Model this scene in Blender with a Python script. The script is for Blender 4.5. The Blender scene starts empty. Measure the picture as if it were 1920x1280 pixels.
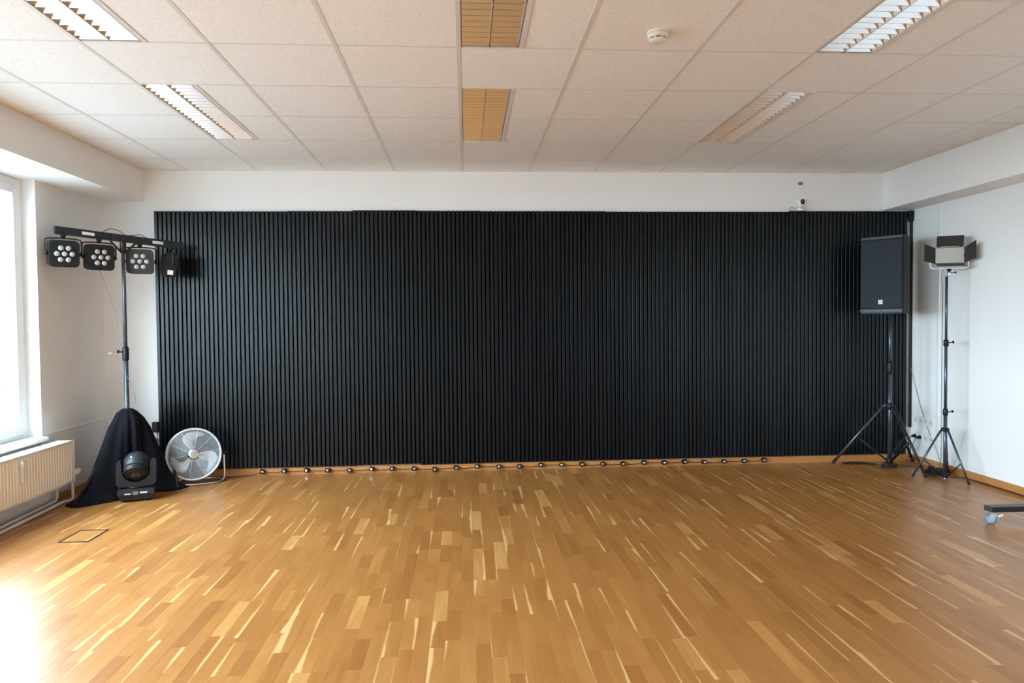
import bpy, math, random
from math import sin, cos, pi, radians, atan2, sqrt
from mathutils import Vector, Matrix

random.seed(7)
scene = bpy.context.scene
C = scene.collection

# ------------------------------------------------------------------ camera, world, exposure
cam_d = bpy.data.cameras.new('camera')
cam_d.sensor_width = 36.0
cam_d.lens = 1308.94 / 1920 * 36.0
cam_d.clip_start = 0.05
cam_d.clip_end = 400
cam = bpy.data.objects.new('camera', cam_d)
C.objects.link(cam)
CAMZ = 1.4114
_rt = Vector((0.99781515, -0.06539481, -0.00940448))
_up = Vector((0.01131978, 0.02897976, 0.9995159))
_fw = Vector((0.06509061, 0.99743857, -0.0296567))
cam.matrix_world = Matrix(((_rt.x, _up.x, -_fw.x, 0), (_rt.y, _up.y, -_fw.y, 0), (_rt.z, _up.z, -_fw.z, CAMZ), (0, 0, 0, 1)))
scene.camera = cam

world = bpy.data.worlds.new('overcast sky')
scene.world = world
world.use_nodes = True
wn = world.node_tree
bg = wn.nodes['Background']
bg.inputs['Color'].default_value = (0.70, 0.855, 1.0, 1)
bg.inputs['Strength'].default_value = 7.0

scene.view_settings.view_transform = 'Standard'
scene.view_settings.look = 'None'
scene.view_settings.gamma = 1.0
scene.view_settings.use_curve_mapping = False
scene.view_settings.exposure = 2.32
scene.cycles.max_bounces = 10
scene.cycles.diffuse_bounces = 7
scene.cycles.glossy_bounces = 4
scene.cycles.transparent_max_bounces = 8
scene.cycles.caustics_reflective = False
scene.cycles.caustics_refractive = False
scene.cycles.sample_clamp_indirect = 8.0

# windows along the left wall (y0, y1); sky light is sampled through these openings
WINDOWS = [(3.93, 5.63), (2.0, 3.7), (0.07, 1.77), (-1.86, -0.16), (-3.79, -2.09)]
WZ0, WZ1 = 0.52, 2.53
WIN_X = -3.44
for (a, b) in WINDOWS:
    ld = bpy.data.lights.new('sky_portal', 'AREA')
    ld.shape = 'RECTANGLE'
    ld.size = WZ1 - WZ0
    ld.size_y = b - a
    ld.cycles.is_portal = True
    lo = bpy.data.objects.new('sky_portal', ld)
    lo.location = (WIN_X - 0.12, (a + b) / 2, (WZ0 + WZ1) / 2)
    lo.rotation_euler = (0, radians(-90), 0)
    C.objects.link(lo)

# ------------------------------------------------------------------ materials
def nm(name):
    m = bpy.data.materials.new(name)
    m.use_nodes = True
    return m, m.node_tree, m.node_tree.nodes['Principled BSDF']

def mat(name, col, rough=0.5, metal=0.0, spec=0.5, bump=None, vary=None, coat=0.0):
    m, t, p = nm(name)
    p.inputs['Base Color'].default_value = (*col, 1)
    p.inputs['Roughness'].default_value = rough
    p.inputs['Metallic'].default_value = metal
    p.inputs['Specular IOR Level'].default_value = spec
    p.inputs['Coat Weight'].default_value = coat
    tc = t.nodes.new('ShaderNodeTexCoord')
    if bump:
        n = t.nodes.new('ShaderNodeTexNoise')
        n.inputs['Scale'].default_value = bump[0]
        n.inputs['Detail'].default_value = 4
        b = t.nodes.new('ShaderNodeBump')
        b.inputs['Strength'].default_value = bump[1]
        b.inputs['Distance'].default_value = bump[2]
        t.links.new(tc.outputs['Object'], n.inputs['Vector'])
        t.links.new(n.outputs['Fac'], b.inputs['Height'])
        t.links.new(b.outputs['Normal'], p.inputs['Normal'])
    if vary:
        n2 = t.nodes.new('ShaderNodeTexNoise')
        n2.inputs['Scale'].default_value = vary[0]
        n2.inputs['Detail'].default_value = 3
        mx = t.nodes.new('ShaderNodeMix')
        mx.data_type = 'RGBA'
        mx.inputs[6].default_value = (*[c * (1 - vary[1]) for c in col], 1)
        mx.inputs[7].default_value = (*[min(1, c * (1 + vary[1])) for c in col], 1)
        t.links.new(tc.outputs['Object'], n2.inputs['Vector'])
        t.links.new(n2.outputs['Fac'], mx.inputs[0])
        t.links.new(mx.outputs[2], p.inputs['Base Color'])
    return m

M = {}
M['wall'] = mat('white wall paint', (0.88, 0.878, 0.868), 0.85, bump=(180, 0.25, 0.002), vary=(1.5, 0.02))
M['charcoal'] = mat('light wall paint', (0.45, 0.43, 0.41), 0.9)
M['white_gloss'] = mat('white gloss plastic', (0.82, 0.83, 0.83), 0.3)
M['white_frame'] = mat('white window plastic', (0.84, 0.85, 0.86), 0.35)
M['rail'] = mat('ceiling rail grey white', (0.74, 0.72, 0.70), 0.5, metal=0.0)
M['slab'] = mat('bare plaster slab', (0.5, 0.5, 0.5), 0.9)
M['black_slat'] = mat('black slat laminate', (0.0030, 0.0048, 0.0072), 0.31, spec=0.32, vary=(9, 0.15))
M['black_felt'] = mat('black felt', (0.002, 0.0024, 0.003), 0.95, spec=0.05, bump=(400, 0.4, 0.002))
M['black_metal'] = mat('black powder coated metal', (0.015, 0.018, 0.022), 0.38, spec=0.35, bump=(300, 0.1, 0.0005))
M['black_plastic'] = mat('black plastic', (0.010, 0.011, 0.013), 0.45, spec=0.3, bump=(250, 0.1, 0.0005))
M['rubber'] = mat('black rubber', (0.01, 0.01, 0.01), 0.8)
M['brown_plastic'] = mat('dark brown black plastic', (0.035, 0.030, 0.030), 0.5, spec=0.3, bump=(250, 0.1, 0.0005))
M['grey_dark'] = mat('dark grey painted plastic', (0.035, 0.042, 0.05), 0.45, bump=(400, 0.15, 0.0005))
M['grille'] = mat('perforated dark grille', (0.017, 0.024, 0.031), 0.6, spec=0.25, bump=(900, 0.7, 0.001))
M['steel_tube'] = mat('grey blue steel tube', (0.09, 0.11, 0.14), 0.3, metal=0.7)
M['chrome'] = mat('chrome', (0.82, 0.84, 0.87), 0.16, metal=1.0)
M['alu'] = mat('anodised louvre aluminium', (0.74, 0.75, 0.77), 0.22, metal=1.0)
M['alu_satin'] = mat('satin fan blade aluminium', (0.88, 0.85, 0.83), 0.38, metal=0.2)
M['fan_wire'] = mat('pale chromed wire', (0.70, 0.76, 0.82), 0.35, metal=0.55)
M['head_grey'] = mat('black grey moulded plastic', (0.020, 0.024, 0.030), 0.42, spec=0.4)
M['tube'] = mat('frosted lamp tube', (0.85, 0.85, 0.84), 0.3)
M['lens'] = mat('clear led lens', (0.40, 0.39, 0.36), 0.15, spec=0.8)
M['cloth'] = mat('black molton cloth', (0.006, 0.007, 0.011), 0.95, spec=0.15, bump=(220, 0.5, 0.002), vary=(6, 0.3))
M['rad'] = mat('cream radiator enamel', (0.88, 0.85, 0.77), 0.4)
M['rad_white'] = mat('white radiator grille', (0.82, 0.83, 0.83), 0.4)
M['cable'] = mat('black cable sheath', (0.012, 0.012, 0.014), 0.5)
M['grey_cable'] = mat('grey cable sheath', (0.22, 0.22, 0.23), 0.5)
M['clear_plastic'] = mat('pale socket plastic', (0.6, 0.6, 0.57), 0.35)
M['diffuser'] = mat('pale led diffuser', (0.50, 0.49, 0.44), 0.5, bump=(300, 0.2, 0.001))
M['label_white'] = mat('white sticker', (0.75, 0.77, 0.8), 0.4)
M['wheel'] = mat('grey blue caster wheel', (0.16, 0.24, 0.32), 0.35)
M['wheel_disc'] = mat('pale wheel disc', (0.35, 0.45, 0.55), 0.3)
M['detector'] = mat('ivory detector plastic', (0.80, 0.77, 0.68), 0.4)
M['brown_gap'] = mat('subfloor', (0.10, 0.055, 0.025), 0.9)
M['bronze'] = mat('bronze tinted lens', (0.16, 0.10, 0.06), 0.25, spec=0.8)
M['leaf'] = mat('summer leaves', (0.22, 0.33, 0.18), 0.7, vary=(2, 0.3))
M['bark'] = mat('bark', (0.12, 0.08, 0.05), 0.9)
M['lawn'] = mat('pale paving outside', (0.18, 0.185, 0.19), 0.9, vary=(0.5, 0.3))

def glass_mat():
    m = bpy.data.materials.new('clear window glass')
    m.use_nodes = True
    t = m.node_tree
    t.nodes.clear()
    o = t.nodes.new('ShaderNodeOutputMaterial')
    tr = t.nodes.new('ShaderNodeBsdfTransparent')
    tr.inputs['Color'].default_value = (0.93, 0.96, 0.95, 1)
    gl = t.nodes.new('ShaderNodeBsdfGlossy')
    gl.inputs['Roughness'].default_value = 0.02
    fr = t.nodes.new('ShaderNodeFresnel')
    mx = t.nodes.new('ShaderNodeMixShader')
    geo = t.nodes.new('ShaderNodeNewGeometry')      # only the entry face reflects, a thin pane does not trap light
    inv = t.nodes.new('ShaderNodeMath'); inv.operation = 'SUBTRACT'; inv.inputs[0].default_value = 1.0
    mu = t.nodes.new('ShaderNodeMath'); mu.operation = 'MULTIPLY'
    t.links.new(geo.outputs['Backfacing'], inv.inputs[1])
    t.links.new(fr.outputs[0], mu.inputs[0]); t.links.new(inv.outputs[0], mu.inputs[1])
    t.links.new(mu.outputs[0], mx.inputs[0])
    t.links.new(tr.outputs[0], mx.inputs[1])
    t.links.new(gl.outputs[0], mx.inputs[2])
    t.links.new(mx.outputs[0], o.inputs[0])
    return m
M['glass'] = glass_mat()

def tile_mat():
    m, t, p = nm('mineral fibre tile')
    tc = t.nodes.new('ShaderNodeNewGeometry')
    v = t.nodes.new('ShaderNodeTexNoise')
    v.inputs['Scale'].default_value = 110
    v.inputs['Detail'].default_value = 5
    t.links.new(tc.outputs['Position'], v.inputs['Vector'])
    r = t.nodes.new('ShaderNodeValToRGB')
    r.color_ramp.elements[0].position = 0.34
    r.color_ramp.elements[0].color = (0.80, 0.79, 0.775, 1)
    r.color_ramp.elements[1].position = 0.5
    r.color_ramp.elements[1].color = (0.90, 0.895, 0.88, 1)
    t.links.new(v.outputs['Fac'], r.inputs['Fac'])
    t.links.new(r.outputs['Color'], p.inputs['Base Color'])
    p.inputs['Roughness'].default_value = 0.9
    b = t.nodes.new('ShaderNodeBump')
    b.inputs['Strength'].default_value = 0.3
    b.inputs['Distance'].default_value = 0.002
    t.links.new(v.outputs['Fac'], b.inputs['Height'])
    t.links.new(b.outputs['Normal'], p.inputs['Normal'])
    return m
M['tile'] = tile_mat()

def wood_mat(name, plain=False):
    m, t, p = nm(name)
    N, L = t.nodes, t.links
    geo = N.new('ShaderNodeNewGeometry')
    tone = N.new('ShaderNodeAttribute'); tone.attribute_name = 'tone'
    sap = N.new('ShaderNodeAttribute'); sap.attribute_name = 'sap'
    uv = N.new('ShaderNodeUVMap')
    # per strip offset of the grain
    off = N.new('ShaderNodeVectorMath'); off.operation = 'MULTIPLY_ADD'
    comb = N.new('ShaderNodeCombineXYZ')
    for i in range(3):
        L.new(tone.outputs['Fac'], comb.inputs[i])
    L.new(comb.outputs[0], off.inputs[0])
    off.inputs[1].default_value = (37.0, 53.0, 91.0)
    L.new(geo.outputs['Position'], off.inputs[2])
    mp = N.new('ShaderNodeMapping')
    mp.inputs['Scale'].default_value = (70, 4.0, 70) if not plain else (4, 40, 90)
    L.new(off.outputs[0], mp.inputs['Vector'])
    grain = N.new('ShaderNodeTexNoise'); grain.inputs['Scale'].default_value = 1.0; grain.inputs['Detail'].default_value = 5
    grain.inputs['Distortion'].default_value = 0.6
    L.new(mp.outputs[0], grain.inputs['Vector'])
    mp2 = N.new('ShaderNodeMapping'); mp2.inputs['Scale'].default_value = (9, 1.6, 9)
    L.new(off.outputs[0], mp2.inputs['Vector'])
    broad = N.new('ShaderNodeTexNoise'); broad.inputs['Scale'].default_value = 1.0; broad.inputs['Detail'].default_value = 3
    broad.inputs['Distortion'].default_value = 1.5
    L.new(mp2.outputs[0], broad.inputs['Vector'])
    # value = tone + grain + broad
    a = N.new('ShaderNodeMath'); a.operation = 'MULTIPLY_ADD'
    L.new(grain.outputs['Fac'], a.inputs[0]); a.inputs[1].default_value = 0.42; L.new(tone.outputs['Fac'], a.inputs[2])
    b = N.new('ShaderNodeMath'); b.operation = 'MULTIPLY_ADD'
    L.new(broad.outputs['Fac'], b.inputs[0]); b.inputs[1].default_value = 0.34; L.new(a.outputs[0], b.inputs[2])
    c = N.new('ShaderNodeMath'); c.operation = 'SUBTRACT'
    L.new(b.outputs[0], c.inputs[0]); c.inputs[1].default_value = 0.38
    r = N.new('ShaderNodeValToRGB')
    e = r.color_ramp.elements
    e[0].position = 0.0; e[0].color = (0.25, 0.080, 0.018, 1)
    e[1].position = 1.0; e[1].color = (0.64, 0.34, 0.115, 1)
    x = e.new(0.35); x.color = (0.355, 0.142, 0.034, 1)
    x = e.new(0.62); x.color = (0.435, 0.190, 0.050, 1)
    L.new(c.outputs[0], r.inputs['Fac'])
    col = r.outputs['Color']
    if not plain:
        sx = N.new('ShaderNodeSeparateXYZ'); L.new(uv.outputs[0], sx.inputs[0])
        # sapwood wedge along one edge: width grows along the strip
        n3 = N.new('ShaderNodeTexNoise'); n3.inputs['Scale'].default_value = 1.0
        mp3 = N.new('ShaderNodeMapping'); mp3.inputs['Scale'].default_value = (1, 6, 1)
        L.new(off.outputs[0], mp3.inputs['Vector']); L.new(mp3.outputs[0], n3.inputs['Vector'])
        w1 = N.new('ShaderNodeMath'); w1.operation = 'MULTIPLY_ADD'
        L.new(sx.outputs['Y'], w1.inputs[0]); w1.inputs[1].default_value = -0.75; w1.inputs[2].default_value = 0.45
        w2 = N.new('ShaderNodeMath'); w2.operation = 'ADD'
        L.new(w1.outputs[0], w2.inputs[0]); L.new(n3.outputs['Fac'], w2.inputs[1])
        w3 = N.new('ShaderNodeMath'); w3.operation = 'MULTIPLY'
        L.new(w2.outputs[0], w3.inputs[0]); L.new(sap.outputs['Fac'], w3.inputs[1])
        d = N.new('ShaderNodeMath'); d.operation = 'SUBTRACT'
        L.new(w3.outputs[0], d.inputs[0]); L.new(sx.outputs['X'], d.inputs[1])
        mr = N.new('ShaderNodeMapRange'); mr.inputs['From Min'].default_value = -0.03; mr.inputs['From Max'].default_value = 0.10
        L.new(d.outputs[0], mr.inputs['Value'])
        mx = N.new('ShaderNodeMix'); mx.data_type = 'RGBA'
        L.new(mr.outputs[0], mx.inputs[0]); L.new(col, mx.inputs[6]); mx.inputs[7].default_value = (0.68, 0.41, 0.17, 1)
        col = mx.outputs[2]
    L.new(col, p.inputs['Base Color'])
    rr = N.new('ShaderNodeMapRange'); rr.inputs['To Min'].default_value = 0.28; rr.inputs['To Max'].default_value = 0.38
    L.new(grain.outputs['Fac'], rr.inputs['Value']); L.new(rr.outputs[0], p.inputs['Roughness'])
    bp = N.new('ShaderNodeBump'); bp.inputs['Strength'].default_value = 0.06; bp.inputs['Distance'].default_value = 0.001
    L.new(grain.outputs['Fac'], bp.inputs['Height']); L.new(bp.outputs['Normal'], p.inputs['Normal'])
    return m
M['parquet'] = wood_mat('lacquered oak parquet')
M['baseboard'] = mat('orange beech skirting', (0.50, 0.22, 0.07), 0.4, vary=(8, 0.12))

# ------------------------------------------------------------------ mesh builder
class MB:
    def __init__(s):
        s.v = []; s.f = []; s.m = []; s.sm = []
    def add(s, vs, fs, mi=0, smooth=False):
        o = len(s.v)
        s.v += [tuple(v) for v in vs]
        for f in fs:
            s.f.append([i + o for i in f]); s.m.append(mi); s.sm.append(smooth)
        return s
    def box(s, x0, x1, y0, y1, z0, z1, mi=0):
        return s.add([(x0, y0, z0), (x1, y0, z0), (x1, y1, z0), (x0, y1, z0), (x0, y0, z1), (x1, y0, z1), (x1, y1, z1), (x0, y1, z1)],
                     [(0, 3, 2, 1), (4, 5, 6, 7), (0, 1, 5, 4), (1, 2, 6, 5), (2, 3, 7, 6), (3, 0, 4, 7)], mi)
    def cbox(s, x0, x1, y0, y1, z0, z1, b=0.003, mi=0):
        # chamfered box
        pts = []
        def ring(i, z):
            return [(x0 + i + b, y0 + i, z), (x1 - i - b, y0 + i, z), (x1 - i, y0 + i + b, z), (x1 - i, y1 - i - b, z),
                    (x1 - i - b, y1 - i, z), (x0 + i + b, y1 - i, z), (x0 + i, y1 - i - b, z), (x0 + i, y0 + i + b, z)]
        rings = [ring(b, z0), ring(0, z0 + b), ring(0, z1 - b), ring(b, z1)]
        for r in rings: pts += r
        fs = [tuple(range(7, -1, -1)), tuple(range(24, 32))]
        for k in range(3):
            for i in range(8):
                j = (i + 1) % 8
                fs.append((k * 8 + i, k * 8 + j, k * 8 + 8 + j, k * 8 + 8 + i))
        return s.add(pts, fs, mi)
    def tube(s, pts, r, n=10, mi=0, cap=True, r1=None):
        pts = [Vector(p) for p in pts]
        if len(pts) < 2: return s
        t0 = (pts[1] - pts[0]).normalized()
        u = t0.orthogonal().normalized()
        vs = []; K = len(pts)
        for k, p in enumerate(pts):
            t = (pts[min(k + 1, K - 1)] - pts[max(k - 1, 0)]).normalized()
            u = (u - t * u.dot(t)).normalized()
            w = t.cross(u)
            rr = r if r1 is None else r + (r1 - r) * k / (K - 1)
            vs += [p + (u * cos(2 * pi * i / n) + w * sin(2 * pi * i / n)) * rr for i in range(n)]
        fs = []
        for k in range(K - 1):
            for i in range(n):
                j = (i + 1) % n
                fs.append((k * n + i, k * n + j, (k + 1) * n + j, (k + 1) * n + i))
        s.add(vs, fs, mi, True)
        if cap:
            o = len(s.v) - len(vs)
            s.f.append([o + i for i in range(n - 1, -1, -1)]); s.m.append(mi); s.sm.append(False)
            s.f.append([o + (K - 1) * n + i for i in range(n)]); s.m.append(mi); s.sm.append(False)
        return s
    def lathe(s, prof, n=24, M4=None, mi=0, smooth=True):
        # prof: list of (r, z) about local z
        vs = []
        for (r, z) in prof:
            vs += [Vector((r * cos(2 * pi * i / n), r * sin(2 * pi * i / n), z)) for i in range(n)]
        if M4 is not None: vs = [M4 @ v for v in vs]
        fs = []
        for k in range(len(prof) - 1):
            for i in range(n):
                j = (i + 1) % n
                fs.append((k * n + i, k * n + j, (k + 1) * n + j, (k + 1) * n + i))
        s.add(vs, fs, mi, smooth)
        o = len(s.v) - len(vs)
        s.f.append([o + i for i in range(n - 1, -1, -1)]); s.m.append(mi); s.sm.append(False)
        s.f.append([o + (len(prof) - 1) * n + i for i in range(n)]); s.m.append(mi); s.sm.append(False)
        return s
    def torus(s, R, r, n=48, k=8, M4=None, mi=0, sy=1.0):
        vs = []
        for i in range(n):
            a = 2 * pi * i / n
            for j in range(k):
                b = 2 * pi * j / k
                v = Vector(((R + r * cos(b)) * cos(a), (R + r * cos(b)) * sin(a), r * sin(b) * sy))
                vs.append(M4 @ v if M4 is not None else v)
        fs = [(i * k + j, ((i + 1) % n) * k + j, ((i + 1) % n) * k + (j + 1) % k, i * k + (j + 1) % k) for i in range(n) for j in range(k)]
        return s.add(vs, fs, mi, True)
    def prism(s, poly, d0, d1, axis='y', mi=0, smooth=False):
        # poly of 2-d points, extruded along axis
        n = len(poly)
        def P(p, d):
            return {'y': (p[0], d, p[1]), 'x': (d, p[0], p[1]), 'z': (p[0], p[1], d)}[axis]
        vs = [P(p, d0) for p in poly] + [P(p, d1) for p in poly]
        fs = [tuple(range(n)), tuple(range(2 * n - 1, n - 1, -1))]
        s.add(vs, fs, mi, False)
        o = len(s.v) - 2 * n
        for i in range(n):
            j = (i + 1) % n
            s.f.append([o + i, o + n + i, o + n + j, o + j]); s.m.append(mi); s.sm.append(smooth)
        return s
    def xf(s, M4):
        s.v = [tuple(M4 @ Vector(v)) for v in s.v]
        return s
    def mesh(s, name, mats):
        me = bpy.data.meshes.new(name)
        me.from_pydata(s.v, [], s.f)
        if not isinstance(mats, (list, tuple)): mats = [mats]
        for m in mats: me.materials.append(M[m] if isinstance(m, str) else m)
        me.polygons.foreach_set('material_index', s.m)
        me.polygons.foreach_set('use_smooth', s.sm)
        me.update()
        import bmesh
        b = bmesh.new(); b.from_mesh(me)
        bmesh.ops.recalc_face_normals(b, faces=b.faces)
        b.to_mesh(me); b.free()
        return me
    def build(s, name, mats, parent=None, loc=None):
        o = bpy.data.objects.new(name, s.mesh(name, mats))
        C.objects.link(o)
        if parent is not None: o.parent = parent
        if loc is not None: o.location = loc
        return o

def tag(o, label=None, cat=None, group=None, kind=None):
    if label: o['label'] = label
    if cat: o['category'] = cat
    if group: o['group'] = group
    if kind: o['kind'] = kind
    return o

def empty(name, loc=(0, 0, 0), rz=0.0, rot=None):
    o = bpy.data.objects.new(name, None)
    o.empty_display_size = 0.1
    C.objects.link(o)
    o.location = loc
    o.rotation_euler = rot if rot else (0, 0, rz)
    return o

def thing(name, label, cat, loc=(0, 0, 0), rz=0.0, group=None, rot=None):
    return tag(empty(name, loc, rz, rot), label, cat, group)

def struct(name, mb, m, parent=None):
    o = mb.build(name, m, parent)
    if parent is None: tag(o, kind='structure')
    return o

def link_mesh(name, me, parent, loc=(0, 0, 0), rot=None):
    o = bpy.data.objects.new(name, me)
    C.objects.link(o); o.parent = parent; o.location = loc
    if rot: o.rotation_euler = rot
    return o

def copy_tree(o, parent=None):
    c = o.copy(); C.objects.link(c)
    if parent is not None: c.parent = parent
    for ch in list(o.children): copy_tree(ch, c)
    return c

def smooth_path(pts, k=6):
    P = [Vector(p) for p in pts]
    P = [P[0] * 2 - P[1]] + P + [P[-1] * 2 - P[-2]]
    out = []
    for i in range(1, len(P) - 2):
        a, b, c, d = P[i - 1], P[i], P[i + 1], P[i + 2]
        for j in range(k):
            t = j / k
            out.append(0.5 * ((2 * b) + (c - a) * t + (2 * a - 5 * b + 4 * c - d) * t * t + (3 * b - a - 3 * c + d) * t ** 3))
    out.append(P[-2])
    return out

def frame_to(p, direction, upv=(0, 0, 1)):
    # local z -> direction
    z = Vector(direction).normalized()
    x = Vector(upv).cross(z)
    if x.length < 1e-4: x = Vector((1, 0, 0))
    x.normalize(); y = z.cross(x)
    m = Matrix((x, y, z)).transposed().to_4x4()
    m.translation = Vector(p)
    return m

# ------------------------------------------------------------------ room dimensions
XL, XR = -3.30, 4.36          # lower side walls
SL, SR = -2.924, 4.07         # faces of the soffits
SZL, SZR = 2.53, 2.455        # undersides of the soffits
YB, YF = 6.60, -4.20          # rear wall and wall behind the camera
ZC = 2.813                    # ceiling
TH = 0.25

# ---- floor
flo = MB(); flo.box(XL - 0.01, XR + 0.01, YF, YB + 0.01, -0.12, -0.0045)
floor = struct('floor', flo, 'brown_gap')

def strip_geo(x0, x1, y0, y1, z=0.0):
    g = 0.00015
    x0 += g; x1 -= g; y0 += g; y1 -= g
    b = 0.0004
    zb = -0.004
    v = [(x0, y0, zb), (x1, y0, zb), (x1, y1, zb), (x0, y1, zb),
         (x0, y0, z - b), (x1, y0, z - b), (x1, y1, z - b), (x0, y1, z - b),
         (x0 + b, y0 + b, z), (x1 - b, y0 + b, z), (x1 - b, y1 - b, z), (x0 + b, y1 - b, z)]
    f = [(8, 9, 10, 11), (4, 5, 9, 8), (5, 6, 10, 9), (6, 7, 11, 10), (7, 4, 8, 11), (0, 1, 5, 4), (1, 2, 6, 5), (2, 3, 7, 6), (3, 0, 4, 7)]
    uvq = [(0, 0), (1, 0), (1, 1), (0, 1)]
    vu = [uvq[i % 4] for i in range(12)]
    return v, f, vu

def strips_mesh(name, lst):
    V = []; F = []; T = []; S = []; UV = []
    for (x0, x1, y0, y1, tone, sap, fl, z) in lst:
        v, f, vu = strip_geo(x0, x1, y0, y1, z)
        o = len(V)
        V += v
        for q in f:
            F.append([i + o for i in q]); T.append(tone); S.append(sap)
            for i in q:
                u, w = vu[i]
                if fl & 1: u = 1 - u
                if fl & 2: w = 1 - w
                UV.append((u, w))
    me = bpy.data.meshes.new(name)
    me.from_pydata(V, [], F)
    me.materials.append(M['parquet'])
    a = me.attributes.new('tone', 'FLOAT', 'FACE'); a.data.foreach_set('value', T)
    a = me.attributes.new('sap', 'FLOAT', 'FACE'); a.data.foreach_set('value', S)
    ul = me.uv_layers.new(name='UVMap')
    ul.data.foreach_set('uv', [c for p in UV for c in p])
    me.update()
    return me

rs = random.Random(21)
SW = 0.0665
strips = []
k = 0; x = XL
while x < XR:
    x1 = min(x + SW, XR)
    y = YF - rs.random() * 0.4
    while y < YB:
        L = rs.choice([0.24, 0.30, 0.36, 0.42, 0.48]) * rs.uniform(0.88, 1.1)
        y1 = y + L
        t = rs.gauss(0.50, 0.07)
        q = rs.random()
        if q < 0.04: t = rs.uniform(0.72, 0.86)
        elif q < 0.11: t = rs.uniform(0.25, 0.36)
        sap = 0.0
        if rs.random() < 0.30: sap = rs.uniform(0.08, 0.42)
        a, b = max(y, YF), min(y1, YB)
        if b - a > 0.02:
            strips.append((x, x1, a, b, max(0.05, min(1, t)), sap, rs.randrange(4), rs.uniform(-0.0003, 0.0)))
        y = y1
    x = x1

def in_frame(x, y):
    p = Vector((x, y, -CAMZ))
    d = p.dot(_fw)
    if d < 0.3: return None
    u = 960 + 1308.94 * p.dot(_rt) / d
    v = 640 - 1308.94 * p.dot(_up) / d
    return (u, v, d)

# the flush floor-socket lid replaces the strips it covers
LID = (-2.66, -2.47, 4.67, 4.94)
cand = []
rest = []
for s in strips:
    cx, cy = (s[0] + s[1]) / 2, (s[2] + s[3]) / 2
    q = in_frame(cx, cy)
    if q and -10 < q[0] < 1930 and q[1] < 1290:
        area = (s[1] - s[0]) * (s[3] - s[2]) / q[2] ** 3
        cand.append((area, s))
    else:
        rest.append(s)
cand.sort(key=lambda t: -t[0])
for a, s in cand[:300]:
    link_mesh('parquet_strip', strips_mesh('parquet_strip', [s]), floor)
rest += [s for a, s in cand[300:]]
pf = link_mesh('parquet_field', strips_mesh('parquet_field', rest), floor)
tag(pf, kind='stuff')

# ---- ceiling
cs = MB(); cs.box(XL, XR, YF, YB, 2.93, 3.08)
ceiling = struct('ceiling', cs, 'slab')
T = 0.625; X0 = -0.0233; Y0 = 3.627 - 0.625 * 10   # y grid origin
ny = int((YB - Y0) / T) + 1
FIX_COL = (-3, 0, 3)
FIX_Y = [2.377, 4.252]         # near and far fixtures, each 1.25 long
RW = 0.024
def in_fix(i, yc):
    return i in FIX_COL and any(y < yc < y + 1.25 for y in FIX_Y)
far_tiles = MB()
def tile_box(mb, x0, x1, y0, y1):
    z = ZC + 0.001
    mb.box(x0 + 0.006, x1 - 0.006, y0 + 0.0035, y1 - 0.0035, z, z + 0.015)
tile_cache = {}
for i in range(-5, 8):
    for j in range(ny):
        y0, y1 = Y0 + j * T, Y0 + (j + 1) * T
        a, b = max(y0, YF), min(y1, YB)
        if b - a < 0.03: continue
        x0, x1 = max(X0 + i * T, SL), min(X0 + (i + 1) * T, SR)
        if x1 - x0 < 0.03: continue
        if in_fix(i, (y0 + y1) / 2):
            x0 += 0.3125 + RW / 2
        if b < 2.4:
            tile_box(far_tiles, x0, x1, a, b); continue
        mb = MB(); tile_box(mb, 0, x1 - x0, 0, b - a)
        key = (round(x1 - x0, 3), round(b - a, 3))
        if key not in tile_cache: tile_cache[key] = mb.mesh('ceiling_tile', 'tile')
        link_mesh('ceiling_tile', tile_cache[key], ceiling, (x0, a, 0))
tag(far_tiles.build('ceiling_tile_field', 'tile', ceiling), kind='stuff')
for i in range(-5, 8):
    x = X0 + i * T
    if SL < x < SR:
        MB().cbox(x - RW / 2, x + RW / 2, YF, YB - 0.002, ZC - 0.001, ZC + 0.02, 0.001).build('ceiling_rail', 'rail', ceiling)
for j in range(ny + 1):
    y = Y0 + j * T
    if YF < y < YB - 0.03:
        # the crossing rails are cut where a luminaire sits
        if any(abs(y - (f + T)) < 0.01 for f in FIX_Y):
            segs = []; xa = SL
            for i in FIX_COL:
                segs.append((xa, X0 + i * T)); xa = X0 + i * T + 0.3125 + RW / 2
            segs.append((xa, SR))
        else: segs = [(SL, SR)]
        mb = MB()
        for (a, b) in segs: mb.box(a, b, y - 0.007, y + 0.007, ZC, ZC + 0.018)
        mb.build('cross_rail', 'rail', ceiling)
edge = MB()
edge.box(SL, SL + 0.018, YF, YB, ZC - 0.001, ZC + 0.02)
edge.box(SR - 0.018, SR, YF, YB, ZC - 0.001, ZC + 0.02)
edge.box(SL + 0.018, SR - 0.018, YB - 0.018, YB, ZC - 0.001, ZC + 0.02)
edge.build('edge_rail', 'rail', ceiling)

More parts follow.
